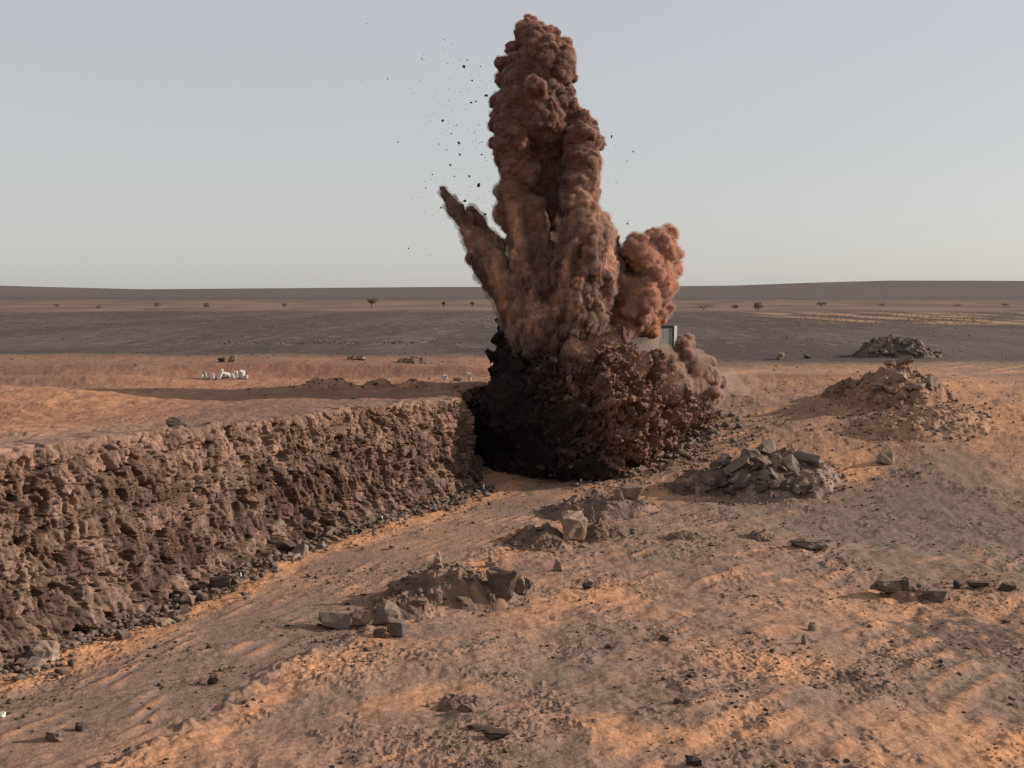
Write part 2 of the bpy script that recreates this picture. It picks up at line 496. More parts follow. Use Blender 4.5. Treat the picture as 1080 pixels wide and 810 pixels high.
# ------------------------------------------------------------------ quarry wall
def build_wall():
    idx = 10
    P = FOOT[:idx]; Q = LIP[:idx]; ZL = LIPZ[:idx]
    seg = np.r_[0, np.cumsum(np.linalg.norm(np.diff(P, axis=0), axis=1))]
    # rounded corners: resample and smooth
    U = np.arange(0, seg[-1], 0.046)
    def rs(c): 
        v = np.interp(U, seg, c); k = np.ones(19) / 19
        return np.convolve(np.pad(v, 9, mode='edge'), k, 'valid')
    px, py, qx, qy, zl = rs(P[:, 0]), rs(P[:, 1]), rs(Q[:, 0]), rs(Q[:, 1]), rs(ZL)
    tx = np.gradient(px, U); ty = np.gradient(py, U); L = np.hypot(tx, ty); tx /= L; ty /= L
    nx, ny = ty, -tx                       # towards the pit
    VN = 185; v = np.linspace(-.08, 1.0, VN)
    back = np.linspace(0, 1, 14)[1:]
    rows = []; cols = []
    uu, vv = np.meshgrid(U, v, indexing='ij')
    warp = .35 * fbm2(uu * .5, vv * 4, 3)
    hgt = zl[:, None] * vv
    X = uu + warp; H = hgt + .35 * fbm2(uu * .4 + 9, hgt * .5, 3)
    bed = 0.06 * X                                                  # beds dip a little
    # the left end is weathered rubble, the right end is fresh blocky face
    blocky = sst(22, 45, uu)
    d = 0.5 * fbm2(uu * .13, hgt * .18, 3)
    tint = 0
    def cell1(t, rowkey, jit=.6):
        """1-D cells with jittered borders: index, distance to the nearest border, position from the middle"""
        k = np.floor(t).astype(np.int64)
        rb = lambda q: q + (_RV[_P[(q & 255)] + ((rowkey * 37) & 255), 0] - .5) * jit
        lo = rb(k); k = np.where(t < lo, k - 1, k); lo = rb(k); hi = rb(k + 1)
        m_ = t >= hi; k = np.where(m_, k + 1, k); lo = rb(k); hi = rb(k + 1)
        return k, np.minimum(t - lo, hi - t), (t - (lo + hi) / 2)
    zero = np.zeros(X.shape, np.int64)
    for (bw, bh, a, sh_) in ((1.5, 1.5, .30, 0), (.60, .82, .26, 50), (.27, .36, .15, 90)):
        wx2 = X + .22 * bw * fbm2(uu * 1.1 / bw + sh_, hgt * 1.1 / bw, 2); wh = H - bed + .22 * bh * fbm2(uu * .8 / bw + 7 + sh_, hgt * .8 / bh, 2)
        r_, dr_, cr_ = cell1(wh / bh + sh_, zero + int(sh_))
        c_, dc_, cc_ = cell1(wx2 / bw + 13 * (r_ % 17) * .37, r_ + int(sh_))
        h = _P[(r_ & 255)] + (c_ & 255)
        keep = (_RV[h, 1] > .18)
        lvl = (_RV[h, 2] - .5) * a * 1.5
        tilt = ((_RV[h, 3] - .5) * cc_ * 1.5 + (_RV[(h + 256) % 768, 0] - .25) * cr_ * 1.1) * a
        edge_ = np.minimum(dr_ * bh, dc_ * bw)
        crack = -a * .7 * sst(.055, .0, edge_) * keep
        d = d + (lvl + tilt) + crack
        tint = tint + (_RV[(h + 256) % 768, 1] - .5) * a * 1.3 - .25 * sst(.05, 0, edge_) * a
    f1, f2, h, cx, cy = worley2((X + 9) * 3.4, (H - bed + 9) * 3.6)
    rub = 1 - .55 * blocky
    d = d + ((_RV[h, 2] - .5) * .22 + ((_RV[h, 3] - .5) * cx + (_RV[h + 256, 0] - .3) * cy) * .22 - .06 * sst(.1, 0, f2 - f1)) * rub
    tint = tint + (_RV[h + 256, 1] - .5) * .16
    hl = sst(.30, .42, n2(X * 1.3 + 3, H * 1.4 + 8)); d = d - .5 * hl
    d = d + .03 * fbm2(X * 7, H * 7, 2)
    f1, f2, h, cx, cy = worley2((X + 19) * 6.5, (H - bed + 19) * 6.0)
    d = d + (_RV[h, 2] - .5) * .10 + ((_RV[h, 3] - .5) * cx + (_RV[h + 256, 0] - .3) * cy) * .13
    tint = tint + (_RV[h + 256, 1] - .5) * .13
    fade = sst(-.08, .03, vv)
    d = d * .8
    talus = .9 * np.clip(.20 - vv, 0, 1) ** 1.0 / .2 * (0.9 - .45 * blocky) * (1 + fbm2(uu * .5, vv * 2, 2))
    d = d + talus
    topf = sst(1.0, .9, vv) * .75 + .25
    d = d * topf
    bx = px[:, None] + (qx - px)[:, None] * vv; by = py[:, None] + (qy - py)[:, None] * vv
    x = bx + nx[:, None] * d; y = by + ny[:, None] * d
    lipn = .34 * fbm2(U * .45, U * 0, 4) + .20 * (_RV[worley2(U * .9, U * 0 + .5)[2], 2] - .5)
    z = hgt + lipn[:, None] * sst(.55, 1, vv) + .12 * (_RV[worley2(X * 1.35 + 40, (H + 40) * 1.9)[2], 0] - .5)
    # rim running back over the plateau edge
    bxr = x[:, -1:] - nx[:, None] * back * 3.2; byr = y[:, -1:] - ny[:, None] * back * 3.2
    zb = smooth_z(bxr, byr) + rough(bxr, byr) + .16 * (1 - back) + .10 * n2(bxr * 2.2, byr * 1.5) * (1 - back)
    zb[:, -3:] = zb[:, -3:] - np.array([.05, .2, .5])
    t0 = (back[:4] / back[4])
    zb[:, :4] = z[:, -1:] * (1 - t0) + zb[:, 4:5] * t0 + .06 * n2(bxr[:, :4] * 3, byr[:, :4] * 3)
    XX = np.concatenate([x, bxr], 1); YY = np.concatenate([y, byr], 1); ZZ = np.concatenate([z, zb], 1)
    V = np.stack([XX, YY, ZZ], -1).reshape(-1, 3)
    me = mesh_np('quarry_wall', V, grid_faces(len(U), VN + len(back)), False)
    fresh = np.array([.170, .108, .083]); dk = np.array([.115, .074, .059]); wea = np.array([.205, .125, .090]); grey = np.array([.150, .108, .090])
    k1 = np.clip(vv * 1.2 - .25 + .5 * fbm2(uu * .3, hgt * .4, 3), 0, 1)[..., None]
    c = dk + (fresh - dk) * sst(-.2, .22, tint)[..., None]
    c = c + (grey - c) * (sst(.1, .4, fbm2(uu * .35 + 50, hgt * .6, 3)) * .6)[..., None]
    c = c + (wea - c) * k1 * (.75 * sst(.2, .75, vv) + .2)[..., None]
    c = c * (1 + 1.3 * tint)[..., None]
    cb = np.ones(bxr.shape + (3,)) * np.array([.25, .15, .11]) * (1 + .3 * n2(bxr * 2, byr * 2))[..., None]
    C = np.concatenate([c, cb], 1)
    attr_col(me, 'tint', np.clip(C.reshape(-1, 3), .02, .8))
    o = link('quarry_wall', me, M_CLIFF)
    tag(o, 'long blasted quarry wall of brown fractured rock left of the explosion', 'quarry wall')
build_wall()
# ------------------------------------------------------------------ blast plume
PD = 92.0                                  # distance of the plume
MPP = PD / F                               # metres per photo px there
def ico(sub):
    bm = bmesh.new(); bmesh.ops.create_icosphere(bm, subdivisions=sub, radius=1)
    V = np.array([v.co[:] for v in bm.verts]); Fc = np.array([[v.index for v in f.verts] for f in bm.faces])
    bm.free(); return V, Fc
ICO2, ICO3 = ico(2), ico(3)

def union(balls, vox, name):
    """closed skin round many balls (x, y, z, r) or (x,y,z,r,ax,stretch)"""
    Vs, Fs, off = [], [], 0
    for b in balls:
        c = np.array(b[:3]); r = b[3]
        v0, f0 = ICO3 if r > 1.2 else ICO2
        V = v0 * r
        if len(b) > 4:
            ax = np.array(b[4]); ax = ax / np.linalg.norm(ax)
            V = V + np.outer(V @ ax, ax) * (b[5] - 1)
        Vs.append(V + c); Fs.append(f0 + off); off += len(v0)
    me = mesh_np(name, np.vstack(Vs), np.vstack(Fs))
    o = bpy.data.objects.new(name, me); COL.objects.link(o)
    md = o.modifiers.new('r', 'REMESH'); md.mode = 'VOXEL'; md.voxel_size = vox
    dg = bpy.context.evaluated_depsgraph_get()
    ev = o.evaluated_get(dg)
    m2 = bpy.data.meshes.new_from_object(ev, depsgraph=dg)
    bpy.data.objects.remove(o); bpy.data.meshes.remove(me)
    return m2

def get_v(me):
    V = np.empty(len(me.vertices) * 3, np.float32); me.vertices.foreach_get('co', V); return V.reshape(-1, 3).astype(float)
def get_n(me):
    N = np.empty(len(me.vertices) * 3, np.float32); me.vertex_normals.foreach_get('vector', N); return N.reshape(-1, 3).astype(float)
def set_v(me, V):
    me.vertices.foreach_set('co', V.astype(np.float32).ravel()); me.update()

def pball(px, py, r, dd=0.0):
    p = space_at(px, py, PD + dd)
    return (p.x, p.y, p.z, r * (PD + dd) / F)

def chain(pts, step=.45):
    out = []
    for a, b in zip(pts[:-1], pts[1:]):
        A = pball(*a); B = pball(*b)
        L = math.dist(A[:3], B[:3]); n = max(1, int(L / (step * min(A[3], B[3]) + .05)))
        for i in range(n):
            t = i / n
            out.append(tuple(A[k] + (B[k] - A[k]) * t for k in range(4)))
    out.append(pball(*pts[-1]))
    return out

def cauli(balls, n1, k1, n2_, k2, rng, squash=.75):
    """balls on balls: billows"""
    out = list(balls)
    for b in balls:
        for _ in range(n1):
            d = rng.normal(size=3); d /= np.linalg.norm(d)
            if d[1] > .5: d[1] *= -1
            r = b[3] * k1 * rng.uniform(.6, 1.3)
            c = np.array(b[:3]) + d * (b[3] - r * (1 - squash) )
            q = (*c, r); out.append(q)
            for _ in range(n2_):
                e = rng.normal(size=3); e /= np.linalg.norm(e)
                if e @ d < 0: e = -e
                r2 = r * k2 * rng.uniform(.6, 1.3)
                out.append((*(c + e * r * .85), r2))
    return out

ORI = np.array(space_at(585, 470, PD))

def streak_coord(V, k, kr):
    d = V - ORI; r = np.linalg.norm(d, axis=1)
    u = d / r[:, None]
    return np.concatenate([u * k], 1) + (np.log(r) * kr)[:, None] * u

def billow(V, f, o=3):
    s = 0; a = 1; t = 0
    for i in range(o):
        s = s + a * (1 - 2.2 * np.abs(n3(V * f * 2 ** i + 5.5 * i))); t += a; a *= .5
    return s / t

def finish_dust(me, name, parent, amp, streak, tintf, f=.9, soft=0.0):
    V = get_v(me); N = get_n(me)
    sm = .8 * fbm3(V * .35, 3)
    V = V + N * (sm * amp * 1.4)[:, None]
    f1, f2, h = worley3(V * f * .9 + .4 * np.stack([fbm3(V * .8 + 3, 2)] * 3, 1))
    puff = .6 - f1
    b = billow(V + 20, f * 1.3, 3)
    st = streak_coord(V, 15.0, 1.6)
    sb = fbm3(st, 4, .66) * 2.2 + .5 * fbm3(V * 1.9, 3, .6)
    k = streak(V)
    f3_, _, _ = worley3(V * f * 2.6 + .3 * np.stack([fbm3(V * 2 + 3, 2)] * 3, 1))
    puff = puff + .45 * (.55 - f3_)
    d = amp * ((.8 * puff + .40 * b) * (1 - k) + sb * k)
    V2 = V + N * d[:, None]
    set_v(me, V2)
    me.polygons.foreach_set('use_smooth', np.ones(len(me.polygons), bool))
    attr_col(me, 'tint', np.clip(tintf(V2, N), .006, .8))
    o = link(name, me, M_DUST, parent)
    if soft:
        # thin dust just outside the dense body, a real scattering volume
        ms = me.copy(); ms.materials.clear(); Ns = get_n(ms)
        wz = np.clip(.55 + 1.7 * fbm3(V2 * 1.3 + 4, 4, .6), .15, 1.8)
        set_v(ms, V2 + Ns * (soft * wz * (1 + 1.0 * k))[:, None])
        link('dust_fringe', ms, fringe_mat(tuple(np.mean(tintf(V2[::500], N[::500]), 0))), parent)
    return o

def fringe_mat(c):
    m = bpy.data.materials.new('dust_fringe'); m.use_nodes = True
    n, l = m.node_tree.nodes, m.node_tree.links
    n.remove(n['Principled BSDF'])
    v = n.new('ShaderNodeVolumePrincipled'); v.inputs['Color'].default_value = (*[.78 * (x / max(c)) ** .62 for x in c], 1)
    v.inputs['Density'].default_value = 1.4
    l.new(v.outputs[0], n['Material Output'].inputs['Volume'])
    return m

rng = np.random.RandomState(5)
plume = bpy.data.objects.new('dust_plume', None); COL.objects.link(plume)
plume.location = (0, 0, 0)
tag(plume, 'towering red brown dust and earth plume thrown up by the quarry blast', 'dust plume')

def pyrow(V):
    """height above ground in metres"""
    return V[:, 2]
LOWT = np.array([.07, .042, .036]); REDT = np.array([.135, .057, .040]); TANT = np.array([.40, .215, .14]); UPT = np.array([.115, .048, .037])
def tint_col(V, N):
    z = V[:, 2]
    c = np.ones((len(V), 3)) * REDT
    c = c + (UPT - c) * sst(16, 24, z)[:, None]
    st = fbm3(streak_coord(V, 5.0, .8) + 3, 3)
    tan = sst(-.25, .2, st) * sst(24, 17, z) * sst(8, 11, z)
    c = c + (TANT - c) * (tan * .75)[:, None]
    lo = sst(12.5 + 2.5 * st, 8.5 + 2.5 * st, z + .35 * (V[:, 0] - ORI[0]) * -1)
    c = c + (LOWT * .8 - c) * lo[:, None]  # dark dust at the column foot, with the base shade put into its colour
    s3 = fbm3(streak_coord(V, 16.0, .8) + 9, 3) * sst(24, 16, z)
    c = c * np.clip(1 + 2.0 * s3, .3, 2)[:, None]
    q = space_at(588, 222, PD)                             # shade of the recess in mid column, painted as a darker tone
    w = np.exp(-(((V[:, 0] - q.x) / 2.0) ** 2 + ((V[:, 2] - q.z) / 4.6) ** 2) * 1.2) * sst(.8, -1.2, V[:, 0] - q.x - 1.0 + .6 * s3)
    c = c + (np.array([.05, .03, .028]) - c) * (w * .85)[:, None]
    return c * (1 + .5 * fbm3(V * .5, 3))[:, None]
def streak_col(V):
    return sst(24, 15, V[:, 2]) * .85 + .08

col_b = []
col_b += chain([(554, 27, 7), (557, 38, 12), (567, 52, 20), (572, 66, 24), (561, 86, 28), (563, 104, 33), (561, 126, 38), (566, 152, 40, 1), (578, 185, 40, 2), (582, 240, 46, 2.5), (590, 300, 47, 2.5), (592, 360, 48, 2), (590, 420, 56, 2)])
col_b += chain([(593, 56, 9, -1), (586, 78, 10, -1.2), (594, 106, 12, -1.2), (610, 140, 15, -1), (614, 172, 14, -2.2), (612, 215, 17, -2.8), (618, 250, 24, -3), (614, 300, 34, -3), (606, 350, 36, -3)])
col_b += chain([(540, 140, 22, -1.5), (544, 180, 18, -1.8), (550, 215, 18, -1.2), (556, 250, 22, -1.5), (566, 300, 28, -2), (575, 350, 36, -2.5)])
col_b += chain([(622, 160, 9, 0), (620, 178, 8, 0)])
col_b += chain([(640, 245, 9, 0), (640, 262, 14, 0), (640, 300, 22, -1)])
col_b = [(b[0] + .35 * float(n2(np.array([b[2] * .55]), np.array([.5]))[0]), b[1], b[2], b[3] * (1 + .35 * float(n2(np.array([b[2] * .8]), np.array([b[0] * .6 + 7]))[0]))) if b[2] > 16 else b for b in col_b]
top = cauli([b for b in col_b if b[2] > 19], 4, .24, 2, .5, rng)
for (px, py, r) in [(548, 28, 7), (560, 22, 6), (580, 38, 9), (594, 50, 10), (540, 50, 8), (598, 62, 8), (531, 68, 9), (529, 84, 8), (527, 108, 9), (600, 98, 8), (524, 132, 10), (525, 152, 9), (602, 120, 9), (622, 142, 9), (625, 168, 9), (533, 178, 8), (530, 203, 9), (528, 228, 11), (626, 205, 9), (636, 232, 9), (644, 246, 8)]:
    top.append(pball(px, py, r * .8, rng.uniform(-1, 1)))
low = [b for b in col_b if b[2] <= 19]
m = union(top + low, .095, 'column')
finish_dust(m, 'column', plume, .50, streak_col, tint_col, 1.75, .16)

# sideways jet on the left
jet = chain([(467, 199, 3, -1), (474, 209, 5, -1), (481, 220, 6, -1), (488, 234, 7.5, -1), (504, 256, 12, -1.2), (521, 281, 16, -1.5), (540, 308, 20, -1.5), (560, 345, 26, -1)]) + chain([(497, 226, 5, 0), (508, 244, 9, 0), (522, 262, 14, 0)])
jb = cauli([b for b in jet], 1, .35, 0, .5, rng)
def tint_jet(V, N):
    c = tint_col(V, N); k = sst(17.5, 21.5, V[:, 2])[:, None]
    return c * (1 - k) + np.array([.09, .055, .048]) * k
m = union(jb, .10, 'jet')
finish_dust(m, 'jet', plume, .42, lambda V: np.full(len(V), .8), tint_jet, 1.9, .2)

# orange puff on the right
def tint_puff(V, N):
    c = np.ones((len(V), 3)) * np.array([.35, .155, .10])
    return c * (1 + .3 * fbm3(V * .6, 3))[:, None]
pf = [pball(655, 282, 15, .8), pball(697, 262, 17, -.5), pball(680, 272, 18, -1.2), pball(668, 254, 8), pball(704, 285, 12), pball(690, 298, 21, -1), pball(672, 316, 24, -1.5), pball(650, 300, 18, -.5), pball(695, 325, 12, 0), pball(682, 340, 13, -.5), pball(655, 335, 22, -1), pball(710, 268, 6), pball(690, 248, 7), pball(706, 246, 8)]
m = union(cauli(pf, 8, .32, 3, .5, rng, .7), .10, 'side_puff')
finish_dust(m, 'side_puff', plume, .40, lambda V: np.zeros(len(V)) + .3, tint_puff, 1.9, .2)

# skirt of dark dust at the foot, pit shade put into its colour, ragged left
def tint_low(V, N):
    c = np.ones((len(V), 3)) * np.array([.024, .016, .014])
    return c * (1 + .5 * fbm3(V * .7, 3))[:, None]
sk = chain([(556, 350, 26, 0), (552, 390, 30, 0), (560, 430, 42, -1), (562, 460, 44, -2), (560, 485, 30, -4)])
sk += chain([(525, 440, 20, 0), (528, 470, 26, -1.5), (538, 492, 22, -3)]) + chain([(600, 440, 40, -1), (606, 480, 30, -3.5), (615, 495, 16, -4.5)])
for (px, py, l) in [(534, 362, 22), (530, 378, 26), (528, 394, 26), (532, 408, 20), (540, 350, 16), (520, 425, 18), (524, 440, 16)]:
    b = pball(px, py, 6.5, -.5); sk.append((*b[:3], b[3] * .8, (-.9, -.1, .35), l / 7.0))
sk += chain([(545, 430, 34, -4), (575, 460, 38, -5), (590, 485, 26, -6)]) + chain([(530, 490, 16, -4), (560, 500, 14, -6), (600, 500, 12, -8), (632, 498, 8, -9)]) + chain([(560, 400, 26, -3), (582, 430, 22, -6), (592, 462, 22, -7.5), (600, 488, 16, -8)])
m = union(cauli(sk, 1, .4, 1, .4, rng), .14, 'shaded_dust_skirt')
finish_dust(m, 'shaded_dust_skirt', plume, .85, lambda V: np.full(len(V), .55), tint_low, 1.5, 0)

# dust rolling out on the right of the heap
def tint_roll(V, N):
    c = np.ones((len(V), 3)) * np.array([.25, .135, .095])
    k = sst(-.1, .3, fbm3(V * .8 + 8, 2))[:, None]
    c = c + (np.array([.13, .075, .06]) - c) * k * .8
    return c
rl = [pball(722, 380, 14, 2), pball(708, 394, 15, 1), pball(735, 394, 13, 2.5), pball(748, 400, 11, 3), pball(742, 416, 13, 2.5), pball(715, 410, 16, 1), pball(760, 404, 6, 3.5), pball(722, 364, 9, 2), pball(697, 382, 13, 1), pball(735, 428, 11, 2), pball(752, 415, 10, 3.5), pball(728, 410, 16, 2), pball(745, 384, 7, 3)]
m = union(cauli(rl, 6, .32, 2, .5, rng), .10, 'rolling_dust')
finish_dust(m, 'rolling_dust', plume, .42, lambda V: np.zeros(len(V)) + .3, tint_roll, 1.6, .16)

# ------------------------------------------------------------------ thin drifting dust (real participating volumes)
def dust_volume(name, balls, dens, colr, label, parent=None):
    me = union(balls, .25, name)
    V = get_v(me); N = get_n(me); V = V + N * (fbm3(V * .6, 3) * .8)[:, None]; set_v(me, V)
    m = bpy.data.materials.new(name); m.use_nodes = True
    n, l = m.node_tree.nodes, m.node_tree.links
    n.remove(n['Principled BSDF'])
    v = n.new('ShaderNodeVolumePrincipled'); v.inputs['Color'].default_value = (*colr, 1)
    v.inputs['Density'].default_value = dens; v.inputs['Anisotropy'].default_value = .2
    l.new(v.outputs[0], n['Material Output'].inputs['Volume'])
    o = link(name, me, m, parent)
    return o
v = dust_volume('drifting_dust', [pball(682, 356, 15, 0), pball(670, 350, 20, 0), pball(700, 378, 14, 1), pball(735, 385, 16, 2)], .5, (.80, .55, .42), '')
tag(v, 'pale see-through dust veil drifting in front of the grey cabin', 'dust veil', kind='stuff')
v = dust_volume('drifting_dust', [pball(772, 400, 12, 6), pball(795, 403, 10, 10), pball(765, 412, 13, 5), pball(785, 414, 9, 8), pball(812, 408, 8, 11)], .30, (.80, .58, .46), '')
tag(v, 'thin pale dust wisp right of the rolling dust above the sand', 'dust wisp', kind='stuff')

v = dust_volume('drifting_dust', [pball(515, 440, 16, -1), pball(528, 410, 16, -1), pball(535, 470, 26, -5), pball(560, 440, 30, -6), pball(575, 475, 30, -8), pball(610, 490, 18, -9), pball(545, 385, 22, -2), pball(600, 440, 20, -9)], .22, (.10, .07, .06), '')
tag(v, 'thin dark smoke hanging in the mouth of the blast pit', 'smoke', kind='stuff')
v = dust_volume('drifting_dust', [pball(640, 360, 18, -5), pball(665, 385, 22, -5), pball(610, 375, 20, -6), pball(700, 410, 22, -3), pball(590, 345, 22, -4), pball(725, 430, 16, 0)], .16, (.75, .45, .33), '')
tag(v, 'thin reddish dust hanging over the top of the heaved rock heap', 'dust veil', kind='stuff')

# ------------------------------------------------------------------ heaved rock heap at the foot of the plume
def rock_np(rs, n=16, ax=(1, 1, 1), sharp=.0):
    """angular convex stone about one unit across"""
    c8 = np.array([[a, b, c] for a in (-1, 1) for b in (-1, 1) for c in (-1, 1)], float)
    c8 = c8 * rs.uniform(.28, 1.0, (8, 3)) * .9
    p = rs.normal(size=(max(4, n // 2), 3)); p /= np.linalg.norm(p, axis=1)[:, None]
    p = np.vstack([c8, p * rs.uniform(.7, 1.05, (len(p), 1))]) * np.array(ax) * .5
    bm = bmesh.new()
    for q in p: bm.verts.new(q)
    r = bmesh.ops.convex_hull(bm, input=bm.verts[:])
    for e in [g for g in bm.verts if not g.link_faces]: bm.verts.remove(e)
    bmesh.ops.dissolve_limit(bm, angle_limit=R(9), verts=bm.verts[:], edges=bm.edges[:])
    return bm

def rock_mesh(name, seed, n=16, ax=(1, 1, 1), detail=1, mat=None, bev=.03):
    rs = np.random.RandomState(seed)
    bm = rock_np(rs, n, ax)
    if bev: bmesh.ops.bevel(bm, geom=bm.edges[:], offset=bev * min(ax), segments=1, profile=.6, affect='EDGES')
    bmesh.ops.triangulate(bm, faces=bm.faces[:])
    if detail:
        bmesh.ops.subdivide_edges(bm, edges=bm.edges[:], cuts=detail, use_grid_fill=True)
        V = np.array([v.co[:] for v in bm.verts])
        k = fbm3(V * 3.5 + seed, 3) * .17 * min(ax)
        for v, d in zip(bm.verts, k): v.co += v.co.normalized() * d
    me = bpy.data.meshes.new(name); bm.to_mesh(me); bm.free()
    if mat: me.materials.append(mat)
    return me
def bake_rocks(name, items, seeds, mat, parent=None):
    """many small stones in one mesh: items (x,y,z,size,squash,rot)"""
    lib = []
    for s in seeds:
        me = rock_mesh('tmp', s, 11, (1, .8, .7), 0, None, 0)
        bm = bmesh.new(); bm.from_mesh(me); bmesh.ops.triangulate(bm, faces=bm.faces[:])
        lib.append((np.array([v.co[:] for v in bm.verts]), np.array([[v.index for v in f.verts] for f in bm.faces]))); bm.free(); bpy.data.meshes.remove(me)
    Vs, Fs, off = [], [], 0
    for i, (x, y, z, s, sq, rot) in enumerate(items):
        V, Fc = lib[i % len(lib)]
        M = np.array(rot)
        W = (V * np.array([s, s, s * sq])) @ M.T + np.array([x, y, z])
        Vs.append(W); Fs.append(Fc + off); off += len(V)
    me = mesh_np(name, np.vstack(Vs), np.vstack(Fs))
    return link(name, me, mat, parent)
def rot_rand(rs, up=True):
    a = rs.uniform(0, 2 * math.pi); t = rs.uniform(-.35, .35) if up else rs.uniform(-2, 2)
    return np.array(Matrix.Rotation(a, 3, 'Z') @ Matrix.Rotation(t, 3, 'X') @ Matrix.Rotation(rs.uniform(-.35, .35), 3, 'Y'))

heap = bpy.data.objects.new('heaved_rock_heap', None); COL.objects.link(heap)
tag(heap, 'dark heap of heaved broken rock bursting up at the foot of the dust plume', 'rock heap')
hb = chain([(610, 372, 16, -5), (625, 395, 34, -5), (650, 425, 44, -6), (660, 455, 34, -7)]) + chain([(575, 378, 14, -4), (590, 410, 30, -5), (600, 450, 40, -6), (600, 478, 24, -7.5)])
hb += chain([(680, 400, 26, -2.5), (700, 425, 26, -1.5), (722, 436, 14, 0.5), (690, 455, 20, -4)]) + chain([(560, 480, 26, -5), (600, 490, 16, -7), (640, 485, 14, -8)])
hb += chain([(600, 358, 9, -4), (625, 352, 11, -4), (645, 356, 12, -4)]) + chain([(700, 440, 24, -1.5), (735, 430, 14, 1), (712, 450, 14, -1), (672, 472, 16, -5.5)])
hb += chain([(640, 362, 12, -4.5), (655, 375, 14, -4.5), (672, 385, 14, -4.5)])
m = union(hb, .16, 'heap_core')
V = get_v(m); N = get_n(m)
d0 = V - ORI; rr = np.linalg.norm(d0, axis=1); u0 = d0 / rr[:, None]
f1, f2, h = worley3(streak_coord(V, 7.0, 3.2) + .3 * fbm3(V, 2)[:, None])
g1, g2_, h2 = worley3(V * 1.9 + 30)
d = .9 * (_RV[h, 3] - .45) - .35 * sst(.12, 0, f2 - f1) + .40 * (_RV[h2, 3] - .5) - .15 * sst(.1, 0, g2_ - g1) + 1.1 * fbm3(V * .35, 3)
V2 = V + (N * .5 + u0 * .6) * d[:, None]
set_v(m, V2)
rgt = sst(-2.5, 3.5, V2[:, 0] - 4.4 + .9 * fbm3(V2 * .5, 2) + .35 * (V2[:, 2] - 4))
c = np.array([.032, .022, .020]) + rgt[:, None] * (np.array([.165, .090, .068]) - np.array([.032, .022, .020]))  # left side near black: its shade is put into the colour
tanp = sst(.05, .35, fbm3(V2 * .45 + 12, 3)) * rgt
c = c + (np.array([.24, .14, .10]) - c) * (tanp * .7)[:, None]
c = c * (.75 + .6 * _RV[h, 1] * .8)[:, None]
attr_col(m, 'tint', c)
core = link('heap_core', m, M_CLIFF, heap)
# slabs and splinters standing out of the heap
rs = np.random.RandomState(21)
m.update(); Nn = get_n(m)
vis = np.where((Nn[:, 1] < .35) & (V2[:, 2] > .6))[0]
cand = V2[rs.choice(vis, 2200)]
splib = [rock_mesh('rock_chunk', 400 + i, 12, (1.5, .6, .45), 1, None, .01) for i in range(8)]
for q in splib: q.materials.append(M_FLY)  # chunks on the left: shade painted by a darker rock material
M_REDROCK = rock_mat('red_broken_rock', (.125, .077, .062), (.22, .13, .095), .35)
spred = []
for q in splib:
    c2 = q.copy(); c2.materials.clear(); c2.materials.append(M_REDROCK); spred.append(c2)
small = []
for i, p in enumerate(cand):
    out = (p - ORI); out = out / np.linalg.norm(out) + np.array([0, 0, .5]) + rs.normal(size=3) * .35
    q = Vector(out).to_track_quat('X', 'Z')
    if i < 96:
        big = rs.uniform(.5, 1.5) ** 1.3
        right = (p[0] - 5.2 + .35 * (p[2] - 4)) > rs.uniform(-2, 2)
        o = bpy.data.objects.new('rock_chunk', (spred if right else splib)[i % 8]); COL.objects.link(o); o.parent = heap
        o.location = p - np.array([0, 0, .1]); o.rotation_euler = q.to_euler(); o.scale = (big, big * rs.uniform(.7, 1), big * rs.uniform(.7, 1))
    else:
        s = .14 + rs.exponential(.16)
        small.append((p[0], p[1], p[2], s, .7, np.array(q.to_matrix())))
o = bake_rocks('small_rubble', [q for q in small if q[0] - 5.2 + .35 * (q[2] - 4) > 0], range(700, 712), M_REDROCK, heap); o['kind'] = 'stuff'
o = bake_rocks('shade_dark_rubble', [q for q in small if q[0] - 5.2 + .35 * (q[2] - 4) <= 0], range(700, 712), M_FLY, heap); o['kind'] = 'stuff'  # same rubble on the left, shade put into a darker material

# ------------------------------------------------------------------ rocks thrown into the air
rs = np.random.RandomState(33)
flib = [rock_mesh('flying_rock', 900 + i, 12, (1, .8, .6), 0, M_FLY, .03) for i in range(5)]
fly = [(489, 70, 2.6), (513, 101, 2.4), (497, 108, 1.6), (467, 127, 2.2), (484, 151, 2.4), (498, 85, 1.5), (502, 107, 1.3), (476, 141, 1.2), (485, 163, 1.8), (475, 174, 1.6), (495, 186, 1.8), (505, 195, 2.8), (479, 186, 1.1), (465, 219, 1.6), (490, 212, 2.0), (449, 198, 1.2), (516, 262, 1.6), (645, 144, 1.8), (639, 153, 1.3), (668, 160, 1.2), (661, 170, 1.0), (662, 236, 1.4),
       (507, 70, 1.1), (471, 158, 1.0), (482, 132, 1.0), (456, 184, 1.2), (508, 163, 1.3), (493, 63, 1.0), (431, 262, 1.2), (420, 150, 1.0), (529, 60, 1.3), (445, 62, 1.0), (409, 83, .9), (387, 25, .9), (640, 292, 1.2), (500, 140, 1.2), (512, 226, 1.8), (486, 245, 1.2), (508, 150, 1.0), (463, 152, 1.0)]
for i, (px, py, r) in enumerate(fly):
    o = bpy.data.objects.new('flying_rock', flib[i % 5]); COL.objects.link(o)
    o.location = space_at(px, py, PD + rs.uniform(-3, 3)); s = 2.0 * r * PD / F
    o.scale = (s, s, s); o.rotation_euler = rs.uniform(0, 6, 3)
    if px < 600:
        tag(o, 'small dark rock hanging in the grey air left of the dust plume', 'rock', 'rocks flying left of the plume')
    else:
        tag(o, 'tiny dark rock in the grey air right of the plume column', 'rock', 'rocks flying right of the plume')
bits = []
